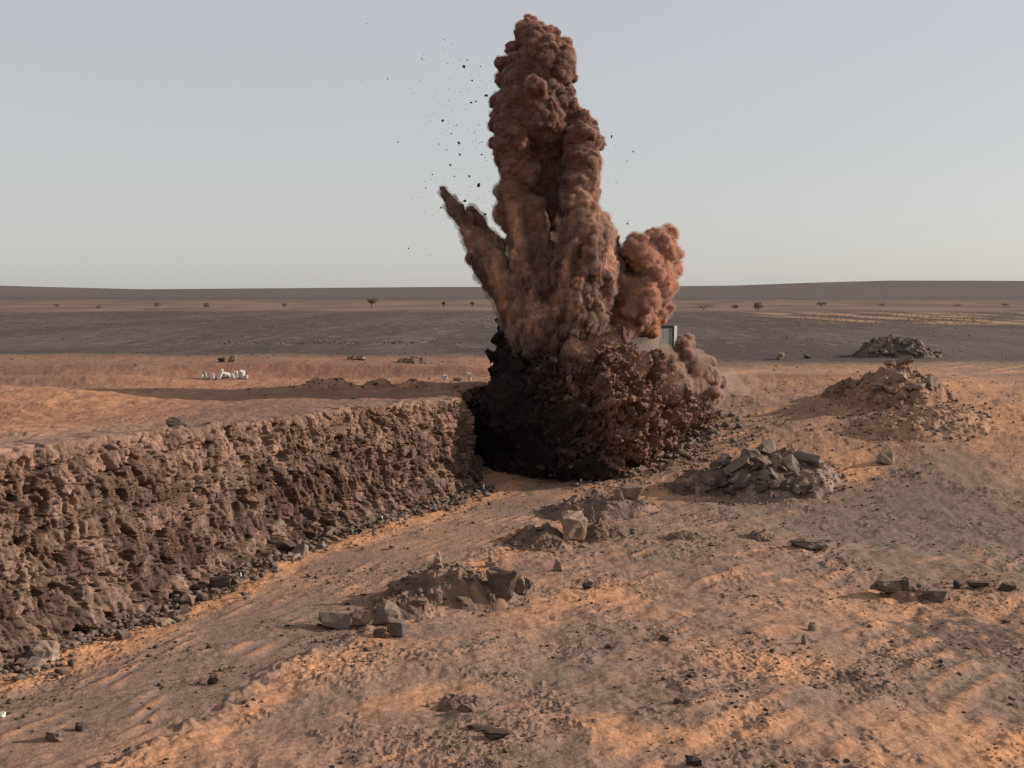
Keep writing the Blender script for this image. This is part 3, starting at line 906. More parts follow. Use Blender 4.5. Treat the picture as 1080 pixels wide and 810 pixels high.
for i in range(260):
    t = rs.uniform(0, 1)
    px = 470 + rs.normal() * 30 + 30 * t; py = 60 + 190 * t + rs.normal() * 20
    if px > 530: continue
    p = space_at(px, py, PD + rs.uniform(-3, 3)); bits.append((p.x, p.y, p.z, rs.uniform(.04, .10), .8, rot_rand(rs, False)))
for i in range(70):
    p = space_at(640 + abs(rs.normal()) * 18, rs.uniform(130, 300), PD + rs.uniform(-3, 3)); bits.append((p.x, p.y, p.z, rs.uniform(.03, .08), .8, rot_rand(rs, False)))
o = bake_rocks('flying_grit', bits, range(720, 726), M_FLY)
tag(o, 'fine dark grit sprayed through the air around the upper plume', 'grit', kind='stuff')
# ------------------------------------------------------------------ earth mounds
MOUNDS = []       # (cx, cy, rx, ry, h, seed)
def mound_h(x, y, m):
    cx, cy, rx, ry, h, sd, pk = m
    u = (x - cx) / rx; v = (y - cy) / ry
    w = .25 * fbm2(x * 1.1 / max(1, rx * .6) + sd, y * 1.1 / max(1, rx * .6), 3)
    r = np.hypot(u, v) * (1 + w)
    s = np.clip(1 - r, 0, 1)
    s = s if pk >= 1 else s * (2 - s)
    return h * (s ** .9) * (1 + .5 * fbm2(x * .8 + sd, y * .8, 3))

def surf_v(x, y):
    b = smooth_z(x, y); r = rough(x, y); z = b + r
    for m in MOUNDS:
        if (np.abs(x - m[0]) < m[2] * 1.3).any() and (np.abs(y - m[1]) < m[3] * 1.3).any():
            z = np.maximum(z, b + mound_h(x, y, m) - .07 + .5 * r)
    return z
def surf(x, y):
    return float(surf_v(np.array([float(x)]), np.array([float(y)]))[0])

def hit(px, py):
    d = px2dir(px, py); p0 = ground_at(px, py)
    yy = np.arange(p0.y - 9, p0.y + 3, .06)
    q = np.array([0, 0, CAM_H])[None, :] + d[None, :] * (yy / d[1])[:, None]
    zs = surf_v(q[:, 0], q[:, 1]); b = q[:, 2] <= zs
    if b.any():
        i = int(np.argmax(b)); return Vector((q[i, 0], q[i, 1], zs[i]))
    return Vector((p0.x, p0.y, gz(p0.x, p0.y)))

def mound(px, py, w, h, label, colr, ratio=.8, pk=.9, sd=1.0, tip=0):
    """px, py: foot of its near side; w, h in photo px"""
    c = ground_at(px, py); rx = w / 2 * c.y / F * 1.12; ry = rx * ratio
    cy = c.y + ry * .75
    m = (c.x * cy / c.y, cy, rx, ry, h * c.y / F * 1.25, sd, pk)
    MOUNDS.append(m); zb = gz(m[0], m[1]); 
    n = 120
    t = np.linspace(0, 2 * math.pi, 2 * n, endpoint=False); r = np.linspace(0, 1.25, n)
    RR, T = np.meshgrid(r, t, indexing='ij')
    X = m[0] + RR * rx * np.cos(T); Y = m[1] + RR * ry * np.sin(T)
    base = smooth_z(X, Y) + rough(X, Y)
    hh = mound_h(X, Y, m)
    Z = base * 0 + np.minimum(zb, base) * 0 + smooth_z(X, Y) + hh - .07 + .5 * rough(X, Y) - .25 * (RR > 1.1)
    det = hh > .03
    w1 = worley2(X * 1.7 + sd, Y * 1.7); w2 = worley2(X * 4.1 + sd, Y * 4.1)
    Z = Z + det * (.16 * (_RV[w1[2], 2] - .5) + .25 * (_RV[w1[2], 3] - .5) * w1[3] + .25 * (_RV[w1[2], 0] - .5) * w1[4] + .09 * (_RV[w2[2], 2] - .5) + .04 * fbm2(X * 6, Y * 6, 2)) * np.clip(hh / .4, 0, 1)
    i = np.arange(n - 1)[:, None] * (2 * n) + np.arange(2 * n)[None, :]
    j = np.arange(n - 1)[:, None] * (2 * n) + (np.arange(2 * n)[None, :] + 1) % (2 * n)
    Fc = np.stack([i.ravel(), i.ravel() + 2 * n, j.ravel() + 2 * n, j.ravel()], 1)
    V = np.stack([X, Y, Z], -1).reshape(-1, 3)
    me = mesh_np('earth_mound', V, Fc, True)
    cc = np.array(colr) * (1 + .5 * fbm2(X * 1.2, Y * 1.2, 3))[..., None]
    sc = sst(.0, .4, fbm2(X * .8 + 9, Y * .8, 3))[..., None] * .6
    cc = cc + (np.array([.34, .20, .13]) - cc) * sc
    attr_col(me, 'tint', cc.reshape(-1, 3))
    o = link('earth_mound', me, M_EARTH)
    tag(o, label, 'earth mound')
    return o

BR = (.17, .115, .088); DK = (.14, .094, .072); RB = (.26, .15, .10)
mound(474, 642, 140, 28, 'low stony earth mound with two little cairns on top in the middle foreground', BR, .75, .75, 2)
mound(425, 655, 90, 14, 'flat spill of brown earth running down left from the cairn mound', BR, .7, .7, 12)
mound(572, 580, 78, 18, 'dark earth cone immediately left of the upright boulder', DK, 1.0, 1.0, 5)
mound(634, 570, 76, 12, 'dark earth cone immediately right of the upright boulder', DK, .9, 1.0, 6)
mound(632, 545, 108, 15, 'long dark earth mound just in front of the blast pit', (.15, .105, .085), .8, .9, 7)
mound(815, 524, 130, 24, 'big mound under a pile of grey boulders right of the blast', (.22, .155, .125), .9, .85, 3)
mound(745, 522, 80, 14, 'low dark tail of earth left of the grey boulder pile', DK, .8, .9, 8)
mound(945, 430, 112, 26, 'brown earth bank capped with tan boulders on the right', RB, .75, .8, 4)
mound(972, 462, 130, 12, 'sandy lower lobe of spoil below the tan boulder bank', (.34, .20, .125), .8, .85, 9)
mound(900, 420, 56, 13, 'dark brown earth wedge at the left end of the tan boulder bank', (.17, .10, .072), .7, .8, 10)
mound(946, 377, 84, 15, 'dark gravelly core of the far black stone heap on the plain', (.09, .075, .068), .8, .9, 11)
mound(720, 573, 44, 8, 'thin dark crust of earth right of the upright boulder', DK, .7, .9, 14)
mound(802, 573, 36, 12, 'small dark earth hump below the grey boulder pile', DK, .8, 1, 15)
mound(965, 632, 60, 8, 'small sandy hump beside the dark slabs at the right', RB, .8, .9, 16)
mound(488, 752, 60, 11, 'little stony hump in the near foreground above the two flat slabs', (.2, .13, .10), .8, .9, 17)
mound(345, 411, 70, 9, 'low broken sand hump on the far bank, the widest of three', (.34, .185, .115), .5, .9, 21)
mound(398, 410, 34, 8, 'small gullied sand hump on the far bank between two others', (.34, .18, .11), .6, .9, 22)
mound(436, 411, 30, 7, 'small sand hump on the far bank, the one nearest the blast', (.32, .17, .105), .6, .9, 23)
mound(435, 382, 34, 5, 'low dark spoil hump at the edge of the far plain', (.13, .08, .07), .8, .9, 18)

# ------------------------------------------------------------------ single rocks
def rock(px, py, w, h, label, mat=M_ROCK, seed=1, dr=.9, group=None, cat='rock', n=18, rz=None, tilt=0, name='rock', sink=.12, pyr=False):
    p = hit(px, py); k = p.y / F
    W, H = w * k, h * k
    me = rock_mesh(name, seed, n, (1, 1, 1), 2, mat, .014)
    V = np.array([v.co[:] for v in me.vertices]); lo, hi = V.min(0), V.max(0)
    V = (V - (lo + hi) / 2) / (hi - lo)
    if pyr: V[:, :2] *= (1.05 - .75 * (V[:, 2:3] + .5))
    V = V * np.array([W, W * dr, H * 1.15]); V[:, 2] += H * (.575 - sink)
    set_v(me, V)
    o = bpy.data.objects.new(name, me); COL.objects.link(o)
    o.location = p + Vector((0, W * dr * .35, 0)); o.rotation_euler = (0, R(tilt), 0 if rz is None else R(rz))
    tag(o, label, cat, group)
    return o
rock(606, 574, 30, 31, 'tall upright grey boulder standing between two dark earth cones', M_ROCKT, 131, .9, n=4, name='boulder', cat='boulder')
rock(588, 603, 12, 13, 'small pointed grey rock below the upright boulder', M_ROCKT, 32, .8, n=9, pyr=True)
rock(529, 634, 34, 34, 'wedge shaped boulder on the right flank of the cairn mound', M_ROCK, 33, .8, n=12, name='boulder', cat='boulder')
rock(351, 664, 38, 18, 'long flat topped block, the leftmost rock in front of the cairn mound', M_ROCK, 34, .7, n=10, name='boulder', cat='boulder')
rock(380, 662, 22, 18, 'lumpy tan rock beside the long flat topped block', M_ROCKT, 35, .8)
rock(406, 660, 30, 22, 'dark flat slab of rock leaning over in front of the cairn mound', M_ROCK, 36, .8, n=12, tilt=12)
rock(420, 672, 26, 16, 'grey rock lying right below the leaning dark slab', M_ROCK, 37, .8)
rock(400, 673, 14, 9, 'small dark rock at the foot of the leaning slab', M_ROCKD, 38, .8)
rock(462, 634, 13, 12, 'pale pointed stone at the near foot of the cairn mound', M_ROCKT, 39, .8, pyr=True)
rock(445, 640, 12, 8, 'small tan stone left of the pale pointed stone', M_ROCKT, 40, .8)
rock(548, 628, 12, 18, 'narrow grey rock at the right end of the cairn mound', M_ROCK, 41, .8)
rock(556, 622, 9, 12, 'small dark rock at the far right end of the cairn mound', M_ROCKD, 42, .8)
rock(519, 640, 8, 12, 'small standing stone in front of the wedge shaped boulder', M_ROCK, 43, .8)
rock(666, 528, 26, 15, 'pale angular rock on top of the long dark mound', M_ROCKT, 44, .8)
rock(652, 528, 12, 12, 'small pale rock left of the angular rock on the long mound', M_ROCKT, 45, .8)
rock(936, 490, 20, 13, 'lone tan rock on the smooth sand right of the boulder pile', M_ROCKT, 46, .8)
rock(856, 580, 46, 11, 'dark jagged low outcrop on open sand below the boulder pile', M_ROCK, 47, .6, name='rock_outcrop', cat='outcrop', n=22)
rock(942, 626, 40, 14, 'dark slab cluster lying flat at the right side', M_ROCK, 48, .6, n=14)
rock(956, 624, 9, 15, 'short grey stone on the end of the dark slab cluster', M_ROCK, 49, .7)
rock(985, 635, 34, 11, 'dark flat rock half buried in sand right of the dark slabs', M_ROCK, 50, .6)
rock(1010, 621, 8, 9, 'small upright dark stone near the right edge', M_ROCKD, 51, .8)
rock(1034, 621, 24, 7, 'low dark rock second from the right edge', M_ROCKD, 52, .7)
rock(1064, 624, 18, 9, 'low dark rock at the right edge of the picture', M_ROCKD, 53, .7)
rock(506, 771, 32, 5, 'thin flat dark slab, upper one of two in the near foreground', M_ROCKD, 54, .6, n=12)
rock(524, 780, 32, 8, 'thin flat dark slab, lower one of two in the near foreground', M_ROCKD, 55, .6, n=12)
rock(490, 752, 18, 9, 'small stone sitting on the little stony hump in the foreground', M_ROCK, 56, .7)
rock(57, 783, 22, 14, 'grey block alone at the bottom left', M_ROCK, 57, .8, n=10)
rock(84, 772, 16, 8, 'dark stone right of the grey block at the bottom left', M_ROCKD, 58, .8)
rock(225, 722, 14, 9, 'dark round stone in the left foreground below the haul road', M_ROCKD, 59, .8)
rock(46, 699, 26, 20, 'squarish pale grey boulder at the left foot of the wall', M_ROCKT, 60, .8, n=11, name='boulder', cat='boulder')
rock(21, 708, 20, 11, 'grey stone left of the squarish pale boulder', M_ROCK, 61, .8)
rock(74, 703, 8, 8, 'dark pebble on the sand right of the squarish pale boulder', M_ROCKD, 62, .8)
rock(848, 680, 6, 10, 'small pale upright stone in the right foreground', M_ROCKT, 63, .8)
rock(857, 666, 9, 9, 'small stone behind the pale upright stone in the right foreground', M_ROCK, 64, .8)
rock(700, 676, 14, 6, 'dark flat stone on the plain sand in the middle right', M_ROCKD, 65, .8)
rock(620, 622, 12, 8, 'reddish stone on open ground right of the cairn mound', M_ROCKD, 66, .8)
rock(716, 743, 12, 6, 'dark flat stone near the bottom centre', M_ROCKD, 67, .8)
rock(732, 808, 18, 9, 'dark clod of rock at the bottom edge right of centre', M_ROCKD, 68, .8)
rock(185, 452, 22, 11, 'dark flat block lying on the rim of the wall', M_ROCKD, 69, .8)
rock(245, 382, 12, 9, 'pale peaked rock far off behind the white stones', M_ROCKT, 70, .8, pyr=True)
rock(233, 382, 9, 5, 'dark rock left of the pale peaked rock far off', M_ROCKD, 71, .8)
rock(370, 380, 9, 5, 'left one of two pale stones on the far plain edge', M_ROCKT, 72, .8)
rock(380, 380, 12, 5, 'right one of two pale stones on the far plain edge', M_ROCKT, 73, .8)
rock(824, 379, 9, 7, 'small pale stone on the plain edge right of the blast', M_ROCKT, 74, .8)
rock(852, 378, 8, 4, 'small dark stone on the plain edge right of the pale one', M_ROCKD, 75, .8)
rock(1, 757, 9, 6, 'white stone at the left edge of the haul road', M_STONEW, 76, .8, name='white_stone', cat='white stone')
rock(298, 585, 42, 14, 'long dark boulder at the foot of the wall where it bends', M_ROCKD, 77, .8)
rock(190, 620, 34, 22, 'dark slab propped against the wall foot on the left', M_ROCKD, 78, .7, tilt=-14)

# ------------------------------------------------------------------ piles of boulders, every boulder a thing
def cluster(pts, lib, label, group, rs, cat='rock', name='rock', lift=.25):
    for (px, py, w) in pts:
        p = hit(px, py); s = w * p.y / F
        o = bpy.data.objects.new(name, lib[rs.randint(len(lib))]); COL.objects.link(o)
        o.scale = (s * rs.uniform(.85, 1.3), s * rs.uniform(.6, 1), s * rs.uniform(.35, .8))
        o.location = (p.x, p.y + s * .2, p.z + s * lift)
        o.rotation_euler = (rs.uniform(-.8, .8), rs.uniform(-.8, .8), rs.uniform(0, 6.28))
        tag(o, label, cat, group)
def lib_of(mat, base, ax=(1, .85, .75), n=13):
    return [rock_mesh('rock', base + i, n, ax, 1, mat, .015) for i in range(9)]
L_G, L_D, L_T = lib_of(M_ROCK, 100), lib_of(M_ROCKD, 120), lib_of(M_ROCKT, 140)
rs = np.random.RandomState(3)
def ell(cx, cy, rx, ry, n, lo, hi, up=0):
    out = []
    for _ in range(n):
        a = rs.uniform(0, 6.28); r = math.sqrt(rs.uniform(0, 1))
        out.append((cx + rx * r * math.cos(a), cy + ry * r * math.sin(a), rs.uniform(lo, hi)))
    return sorted(out, key=lambda q: q[1])
cluster(ell(812, 498, 55, 22, 26, 14, 36) + ell(845, 520, 38, 6, 8, 16, 26), L_G, 'grey boulder in the tumbled pile right of the blast', 'boulders of the grey pile', rs, 'boulder', 'boulder')
cluster(ell(790, 520, 45, 7, 9, 18, 32) + ell(735, 518, 30, 6, 5, 7, 12), L_D, 'dark boulder at the front and left of the grey pile', 'dark boulders of the grey pile', rs, 'boulder', 'boulder')
cluster(ell(955, 408, 34, 11, 18, 13, 24) + ell(930, 425, 24, 6, 4, 9, 14), L_T, 'tan boulder on the brown earth bank at the right', 'tan boulders on the bank', rs, 'boulder', 'boulder')
cluster(ell(960, 452, 50, 14, 8, 6, 11), L_T, 'small tan rock strewn below the tan boulder bank', 'rocks strewn below the bank', rs)
cluster(ell(943, 367, 30, 9, 34, 7, 13) + ell(958, 375, 34, 3, 12, 5, 8) + ell(912, 376, 16, 1.5, 4, 4, 6), L_D + L_G[:5], 'dark stone in the far heap on the black plain', 'stones of the far heap', rs)
cluster(ell(700, 470, 42, 16, 22, 11, 20) + ell(670, 492, 45, 10, 14, 7, 13) + ell(735, 458, 22, 10, 8, 8, 14), L_T, 'broken grey rock thrown out at the right toe of the heap', 'rocks at the toe of the heap', rs)
# rocks fallen along the foot of the wall
tal = []
ft = FOOT[1:8]; sg = np.r_[0, np.cumsum(np.linalg.norm(np.diff(ft, axis=0), axis=1))]
def on_foot(u, off):
    p = np.array([np.interp(u, sg, ft[:, 0]), np.interp(u, sg, ft[:, 1])]); q = np.array([np.interp(u + .5, sg, ft[:, 0]), np.interp(u + .5, sg, ft[:, 1])])
    t = (q - p) / np.linalg.norm(q - p); return p + np.array([t[1], -t[0]]) * off
for i in range(64):
    u = 16 + (sg[-1] - 17) * rs.uniform(0, 1) ** 1.35; s = (.3 + rs.exponential(.28)) * (1.0 if u < 40 else .75); s = min(s, 1.5)
    p = on_foot(u, rs.uniform(.9, 2.0)); z = gz(*p)
    L = [L_D, L_D, L_G, L_T][rs.randint(4)]
    o = bpy.data.objects.new('rock', L[rs.randint(9)]); COL.objects.link(o); o.location = (p[0], p[1], z + s * .2)
    o.scale = (s, s * .8, s * rs.uniform(.6, 1)); o.rotation_euler = (rs.uniform(-.5, .5), rs.uniform(-.5, .5), rs.uniform(0, 6))
    tag(o, 'rock fallen from the quarry wall and lying along its foot', 'rock', 'rocks fallen along the wall foot')
sm = []
for i in range(3600):
    u = 14 + (sg[-1] - 15) * rs.uniform(0, 1); p = on_foot(u, rs.uniform(0, .6) + rs.exponential(.35 + .45 * max(0, math.sin(u * .5)))); s = min(.6, .05 + rs.exponential(.12))
    sm.append((p[0], p[1], gz(*p) + s * .2 + .25 * max(0, 1.2 - 1), s, .7, rot_rand(rs)))
o = bake_rocks('rubble', sm, range(740, 752), M_ROCK); tag(o, 'small rubble spilled along the foot of the quarry wall', 'rubble', kind='stuff')
sm = []
for i in range(2400):
    a = rs.normal(size=2); px, py = (690 + 50 * a[0], 476 + 14 * a[1] - .25 * 50 * a[0]); 
    if px < 600: continue
    p = ground_at(px, py); s = .08 + rs.exponential(.13); sm.append((p.x, p.y, gz(p.x, p.y) + s * .2, s, .7, rot_rand(rs)))
for i in range(500):
    px, py = 818 + 50 * rs.normal(), 505 + 14 * rs.normal(); p = hit(px, py) if i < 200 else ground_at(px, py)
    s = rs.uniform(.08, .3); sm.append((p.x, p.y, surf(p.x, p.y) + s * .2, s, .7, rot_rand(rs)))
for i in range(300):
    px, py = 955 + 45 * rs.normal(), 435 + 16 * rs.normal(); p = ground_at(px, py)
    s = rs.uniform(.1, .4); sm.append((p.x, p.y, surf(p.x, p.y) + s * .2, s, .7, rot_rand(rs)))
o = bake_rocks('rubble', sm, range(752, 764), M_ROCK); tag(o, 'small rubble strewn between the blast heap and the boulder piles', 'rubble', kind='stuff')
sx_, sy_, sq_ = [], [], []
for m in MOUNDS:
    k = int(min(420, 40 * m[2] * m[3])) if m[1] < 112 else 60
    for i in range(k):
        a = rs.uniform(0, 6.28); r = math.sqrt(rs.uniform(0, 1)) * 1.15
        sx_.append(m[0] + m[2] * r * math.cos(a)); sy_.append(m[1] + m[3] * r * math.sin(a)); sq_.append(min(.5, .05 + rs.exponential(.075)))
sz_ = surf_v(np.array(sx_), np.array(sy_))
o = bake_rocks('rubble', [(a, b, c + q * .2, q, .75, rot_rand(rs)) for a, b, c, q in zip(sx_, sy_, sz_, sq_)], range(786, 798), M_ROCK)
tag(o, 'loose broken stones covering the earth mounds', 'rubble', kind='stuff')
# gravel over the open ground
sm = []; 
X = rs.uniform(-26, 42, 90000); Y = 30 + 75 * rs.uniform(0, 1, 90000) ** 1.3
dens = fbm2(X * .22 + 31, Y * .15 + 12, 3) + .5 * fbm2(X * .8, Y * .6, 2)
ok = (dens > rs.uniform(-.15, .75, 90000)) & ~inside(X, Y, PLAT) & (np.abs(X) < Y * .5)
X, Y = X[ok][:20000], Y[ok][:20000]; Z = smooth_z(X, Y) + rough(X, Y)
for x, y, z in zip(X, Y, Z):
    s = .04 + rs.exponential(.042); s = min(s, .36); sm.append((x, y, z + s * .15, s, .65, rot_rand(rs)))
M_GRAVEL = rock_mat('gravel', (.105, .075, .060), (.19, .13, .10), .4)
o = bake_rocks('gravel', sm, range(764, 776), M_GRAVEL); tag(o, 'loose gravel scattered over the sandy quarry floor', 'gravel', kind='stuff')
sm = []
X = rs.uniform(-50, 60, 1500); Y = rs.uniform(84, 160, 1500); Z = smooth_z(X, Y) + rough(X, Y)
for x, y, z in zip(X, Y, Z):
    if x > -4 and y < 100 and x < 12: continue
    s = .06 + rs.exponential(.07); sm.append((x, y, z + s * .1, min(s, .5), .6, rot_rand(rs)))
for i in range(200):
    x = rs.choice([-38, -30, -24, -16, -10, 4]) + rs.normal() * 3; y = rs.normal(178, 4) ; s = rs.uniform(.12, .6); sm.append((x, y, 6 + s * .2, s, .5, rot_rand(rs)))
for i in range(900):
    x, y = rs.uniform(-130, 130), rs.uniform(160, 420) ; s = rs.uniform(.15, .6); sm.append((x, y, 6 + s * .1, s, .5, rot_rand(rs)))
o = bake_rocks('stones', sm, range(776, 786), M_ROCKD); tag(o, 'stones strewn over the plateau and the dark plain', 'stones', kind='stuff')

# ------------------------------------------------------------------ whitewashed stones on the far bank
spots = [(212, 400, 3, 5, 'low white stone at the left end of the row on the far sand bank'), (217, 400, 4, 9, 'thin leaning white stone near the left end of the far row'), (223, 401, 6, 7, 'squat white stone left of the tallest one in the far row'), (230, 400, 4, 11, 'tallest leaning white stone of the far row'), (237, 399, 10, 6, 'broad flat white stone in the middle of the far row'),
         (245, 399, 5, 5, 'small white stone between the flat one and the right-hand pile'), (250, 400, 5, 8, 'upright white stone in the right-hand pile of the far row'), (254, 400, 6, 9, 'tall white stone, second from the right of the far row'), (259, 400, 5, 4, 'last low white stone at the right end of the far row'),
         (469, 402, 5, 6, 'left white stone of the far pair close to the blast'), (496, 402, 5, 9, 'right pointed white stone of the far pair close to the blast')]
for i, (px, py, w, h, lb) in enumerate(spots):
    rock(px, py, w, h, lb, M_STONEW, 200 + i, .8, cat='white stone', name='white_stone', n=12, tilt=[12, -14, 8, 24, 0, 5, -8, 10, 0, 5, -12][i], sink=.05)
rock(483, 402, 12, 4, 'low pale slab lying between the far pair of white stones', M_ROCKT, 215, .8)

# ------------------------------------------------------------------ little cairns
def cairn(px, py, h, lb, seed):
    p = hit(px, py); k = p.y / F * h / 20
    root = bpy.data.objects.new('cairn', None); COL.objects.link(root); root.location = p
    tag(root, lb, 'cairn')
    z = -.04
    for i, (w, hh) in enumerate([(15, 7), (10, 8), (6, 6)]):
        me = rock_mesh('stone', seed + i, 12, (w * k, w * k * .8, hh * k * 1.15), 1, M_ROCKT, .03)
        o = bpy.data.objects.new('stone', me); COL.objects.link(o); o.parent = root
        o.location = (0, 0, z + hh * k * .5); z += hh * k * .88
cairn(462, 600, 20, 'little cairn of pale stones on the left of the foreground mound', 300)
cairn(517, 597, 18, 'little pointed cairn on the right of the foreground mound', 310)

# ------------------------------------------------------------------ marker pegs
M_WHITE, n, l, b = new_mat('white_paint', .6); c = n.new('ShaderNodeRGB'); c.outputs[0].default_value = (.78, .75, .70, 1)
l.new(noise_mul(n, l, c.outputs[0], 9, .8, 1.1), b.inputs['Base Color'])
M_GREYP, n, l, b = new_mat('grey_panel', .6); c = n.new('ShaderNodeRGB'); c.outputs[0].default_value = (.27, .27, .245, 1)
l.new(noise_mul(n, l, c.outputs[0], 2, .85, 1.1), b.inputs['Base Color'])
M_BLACK, n, l, b = new_mat('black_trim', .6); c = n.new('ShaderNodeRGB'); c.outputs[0].default_value = (.025, .024, .024, 1)
l.new(noise_mul(n, l, c.outputs[0], 3, .8, 1.2), b.inputs['Base Color'])

def peg(px, py, h, lb, w=2.2):
    p = hit(px, py); k = p.y / F
    bm = bmesh.new(); bmesh.ops.create_cone(bm, cap_ends=True, segments=10, radius1=w * k * .5, radius2=w * k * .38, depth=h * k, matrix=Matrix.Translation((0, 0, h * k * .5 - .05)))
    bmesh.ops.create_cone(bm, cap_ends=True, segments=10, radius1=w * k * .38, radius2=w * k * .1, depth=w * k * .6, matrix=Matrix.Translation((0, 0, h * k - .05 + w * k * .3)))
    me = bpy.data.meshes.new('marker_peg'); bm.to_mesh(me); bm.free()
    o = link('marker_peg', me, M_WHITE); o.location = p; o.rotation_euler = (0, R(rs.uniform(-5, 5)), 0)
    tag(o, lb, 'marker peg'); return o
peg(613, 508, 9, 'white marker peg standing in the dark mouth of the blast pit', 3)
peg(510, 517, 7, 'small white peg at the right end of the wall foot')
peg(254, 610, 6, 'small white peg on the sand below the middle of the wall')
peg(403, 549, 5, 'small white peg near the foot of the wall right of its bend')
peg(604, 478, 14, 'dusty post against the shade-darkened dust at the heap front', 2)

# ------------------------------------------------------------------ site cabin behind the dust
def box_mesh(name, boxes, mat, parent, bev=.01):
    bm = bmesh.new()
    for (x0, y0, z0, x1, y1, z1) in boxes:
        bmesh.ops.create_cube(bm, size=1, matrix=Matrix.Translation(((x0 + x1) / 2, (y0 + y1) / 2, (z0 + z1) / 2)) @ Matrix.Diagonal((x1 - x0, y1 - y0, z1 - z0, 1)))
    if bev: bmesh.ops.bevel(bm, geom=bm.edges[:], offset=bev, segments=1, affect='EDGES')
    me = bpy.data.meshes.new(name); bm.to_mesh(me); bm.free()
    return link(name, me, mat, parent)
cd = 150.0
cp = space_at(713, 368, cd)
cab = bpy.data.objects.new('site_cabin', None); COL.objects.link(cab); cab.location = (cp.x - 3.35, cd + 1.3, gz(cp.x - 3, cd)); cab.rotation_euler = (0, 0, R(22))
tag(cab, 'grey site cabin with white corner post half hidden by dust', 'cabin')
W, Hc = 3.35, 3.15
box_mesh('wall_panel', [(-W + .1, -1.2, .15, W - .5, 1.2, Hc - .16)] + [(-W + .3 + i * .42, -1.21, .2, -W + .42 + i * .42, -1.2, Hc - .2) for i in range(14)], M_GREYP, cab)
box_mesh('roof', [(-W, -1.3, Hc - .16, W - .4, 1.3, Hc + .06)], M_BLACK, cab)
box_mesh('door_frame', [(W - .5, -1.28, .1, W - .38, 1.25, Hc + .02)], M_BLACK, cab)
box_mesh('corner_post', [(W - .38, -1.36, 0, W + .02, -1.05, Hc + .02)], M_WHITE, cab)
box_mesh('corner_post', [(W - .28, 1.05, 0, W - .03, 1.3, Hc + .02)], M_WHITE, cab)
box_mesh('end_panel', [(W - .28, -1.05, .1, W - .06, 1.05, Hc - .02)], M_BLACK, cab)
box_mesh('skid', [(-W, -1.25, -.1, W - .3, -1.0, .15), (-W, 1.0, -.1, W - .3, 1.25, .15)], M_BLACK, cab)

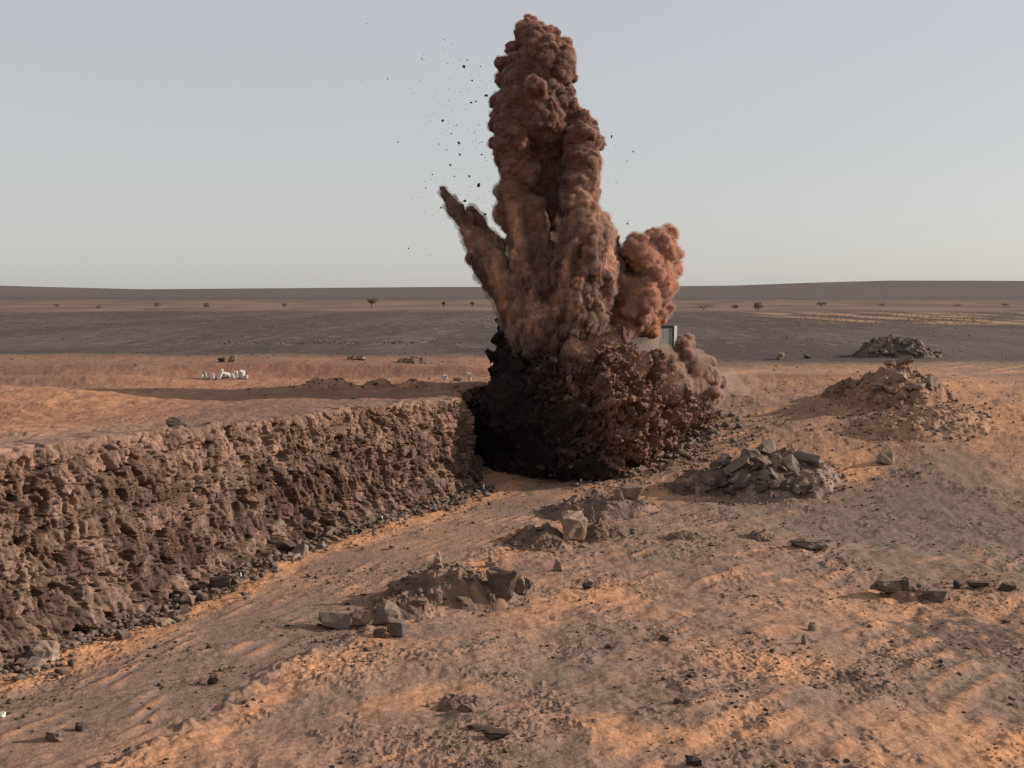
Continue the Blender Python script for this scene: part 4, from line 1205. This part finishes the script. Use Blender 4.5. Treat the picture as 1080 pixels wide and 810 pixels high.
# ------------------------------------------------------------------ far desert trees and bushes
M_LEAF, n, l, b = new_mat('dry_leaf', .9); c = n.new('ShaderNodeRGB'); c.outputs[0].default_value = (.14, .115, .09, 1)
l.new(noise_mul(n, l, c.outputs[0], 1.5, .7, 1.3), b.inputs['Base Color'])
M_BARK, n, l, b = new_mat('bark', .9); c = n.new('ShaderNodeRGB'); c.outputs[0].default_value = (.10, .07, .05, 1)
l.new(noise_mul(n, l, c.outputs[0], 4, .7, 1.3), b.inputs['Base Color'])
def tree(px, py, w, h, lb, flat, group=None, name='desert_tree', cat='tree'):
    p = ground_at(px, py); k = p.y / F; Wd, Ht = w * k, h * k
    root = bpy.data.objects.new(name, None); COL.objects.link(root); root.location = (p.x, p.y, p.z)
    tag(root, lb, cat, group)
    bm = bmesh.new()
    def limb(a, b_, r0, r1):
        d = b_ - a; q = d.to_track_quat('Z', 'Y')
        bmesh.ops.create_cone(bm, cap_ends=True, segments=6, radius1=r0, radius2=r1, depth=d.length, matrix=Matrix.Translation((a + b_) / 2) @ q.to_matrix().to_4x4())
    fork = Vector((0, 0, Ht * (.4 if flat else .2)))
    limb(Vector((0, 0, -.3)), fork, Ht * .05, Ht * .04)
    for i in range(6):
        a = i * 1.05 + rs.uniform(-.3, .3); limb(fork, Vector((math.cos(a) * Wd * .3, math.sin(a) * Wd * .3, Ht * .75)), Ht * .03, Ht * .008)
    me = bpy.data.meshes.new('trunk'); bm.to_mesh(me); bm.free(); link('trunk', me, M_BARK, root)
    Vs = []; 
    cl = [(rs.uniform(-.36, .36), rs.uniform(-.36, .36), rs.uniform(.55, .9) if flat else rs.uniform(.25, .85)) for _ in range(16)]
    for i in range(900):
        c0 = cl[rs.randint(16)]; q = rs.normal(size=3) * np.array([.10, .10, .055 if flat else .09])
        c = np.array([(c0[0] + q[0]) * Wd, (c0[1] + q[1]) * Wd, (c0[2] + q[2]) * Ht]); s = Ht * .035
        a, b_ = rs.normal(size=3), rs.normal(size=3); a /= np.linalg.norm(a); b_ /= np.linalg.norm(b_)
        Vs += [c - a * s, c + b_ * s, c + a * s, c - b_ * s]
    me = mesh_np('crown', np.array(Vs), np.arange(len(Vs)).reshape(-1, 4)); link('crown', me, M_LEAF, root)
tree(392, 325, 15, 11, 'lone flat topped tree on the pale strip of the far plain left of the plume', True)
tree(800, 328, 11, 10, 'round dark tree standing alone on the plain right of the plume', False)
tree(742, 327, 26, 7, 'wide dark bush thicket just right of the orange dust puff', False)
tree(775, 326, 8, 6, 'small bush between the wide thicket and the round tree', False)
tree(866, 325, 10, 7, 'pale thin tree right of the round dark tree', True)
for px in (60, 104, 165, 217, 300): tree(px, 325 + rs.uniform(-1, 1), rs.uniform(6, 10), rs.uniform(4, 6), 'small bush on the pale strip at the left of the far plain', False, 'bushes of the far left plain', 'desert_bush', 'bush')
for px in (468, 498): tree(px, 325, 4, 7, 'tiny tree on the far plain close left of the plume', True, 'tiny trees left of the plume')
for px in (930, 1010, 1060): tree(px, 323 + rs.uniform(-1, 1), rs.uniform(7, 12), rs.uniform(3, 5), 'small bush at the right of the far plain', False, 'bushes of the far right plain', 'desert_bush', 'bush')
# dry tufts on the scrub flat
Vs = []
for i in range(1500):
    px, py = 835 + 215 * rs.uniform(0, 1), 331 + 12 * rs.uniform(0, 1) ** 1.3
    if py > 346 or py < 328: continue
    p = ground_at(px, py); s = rs.uniform(.15, .5)
    for j in range(6):
        a = rs.uniform(0, 6.28); dx, dy = math.cos(a), math.sin(a)
        b0 = np.array([p.x + dx * .1, p.y + dy * .1, p.z])
        Vs += [b0 - np.array([-dy, dx, 0]) * .12 * s, b0 + np.array([-dy, dx, 0]) * .12 * s, b0 + np.array([dx * .5 * s, dy * .5 * s, s])]
M_STRAW, n, l, b = new_mat('straw', .9); c = n.new('ShaderNodeRGB'); c.outputs[0].default_value = (.36, .25, .15, 1)
l.new(noise_mul(n, l, c.outputs[0], .3, .7, 1.2), b.inputs['Base Color'])
me = mesh_np('dry_grass', np.array(Vs), np.arange(len(Vs)).reshape(-1, 3)); o = link('dry_grass', me, M_STRAW)
tag(o, 'pale dry grass tufts on the far flat at the right', 'dry grass', kind='stuff')
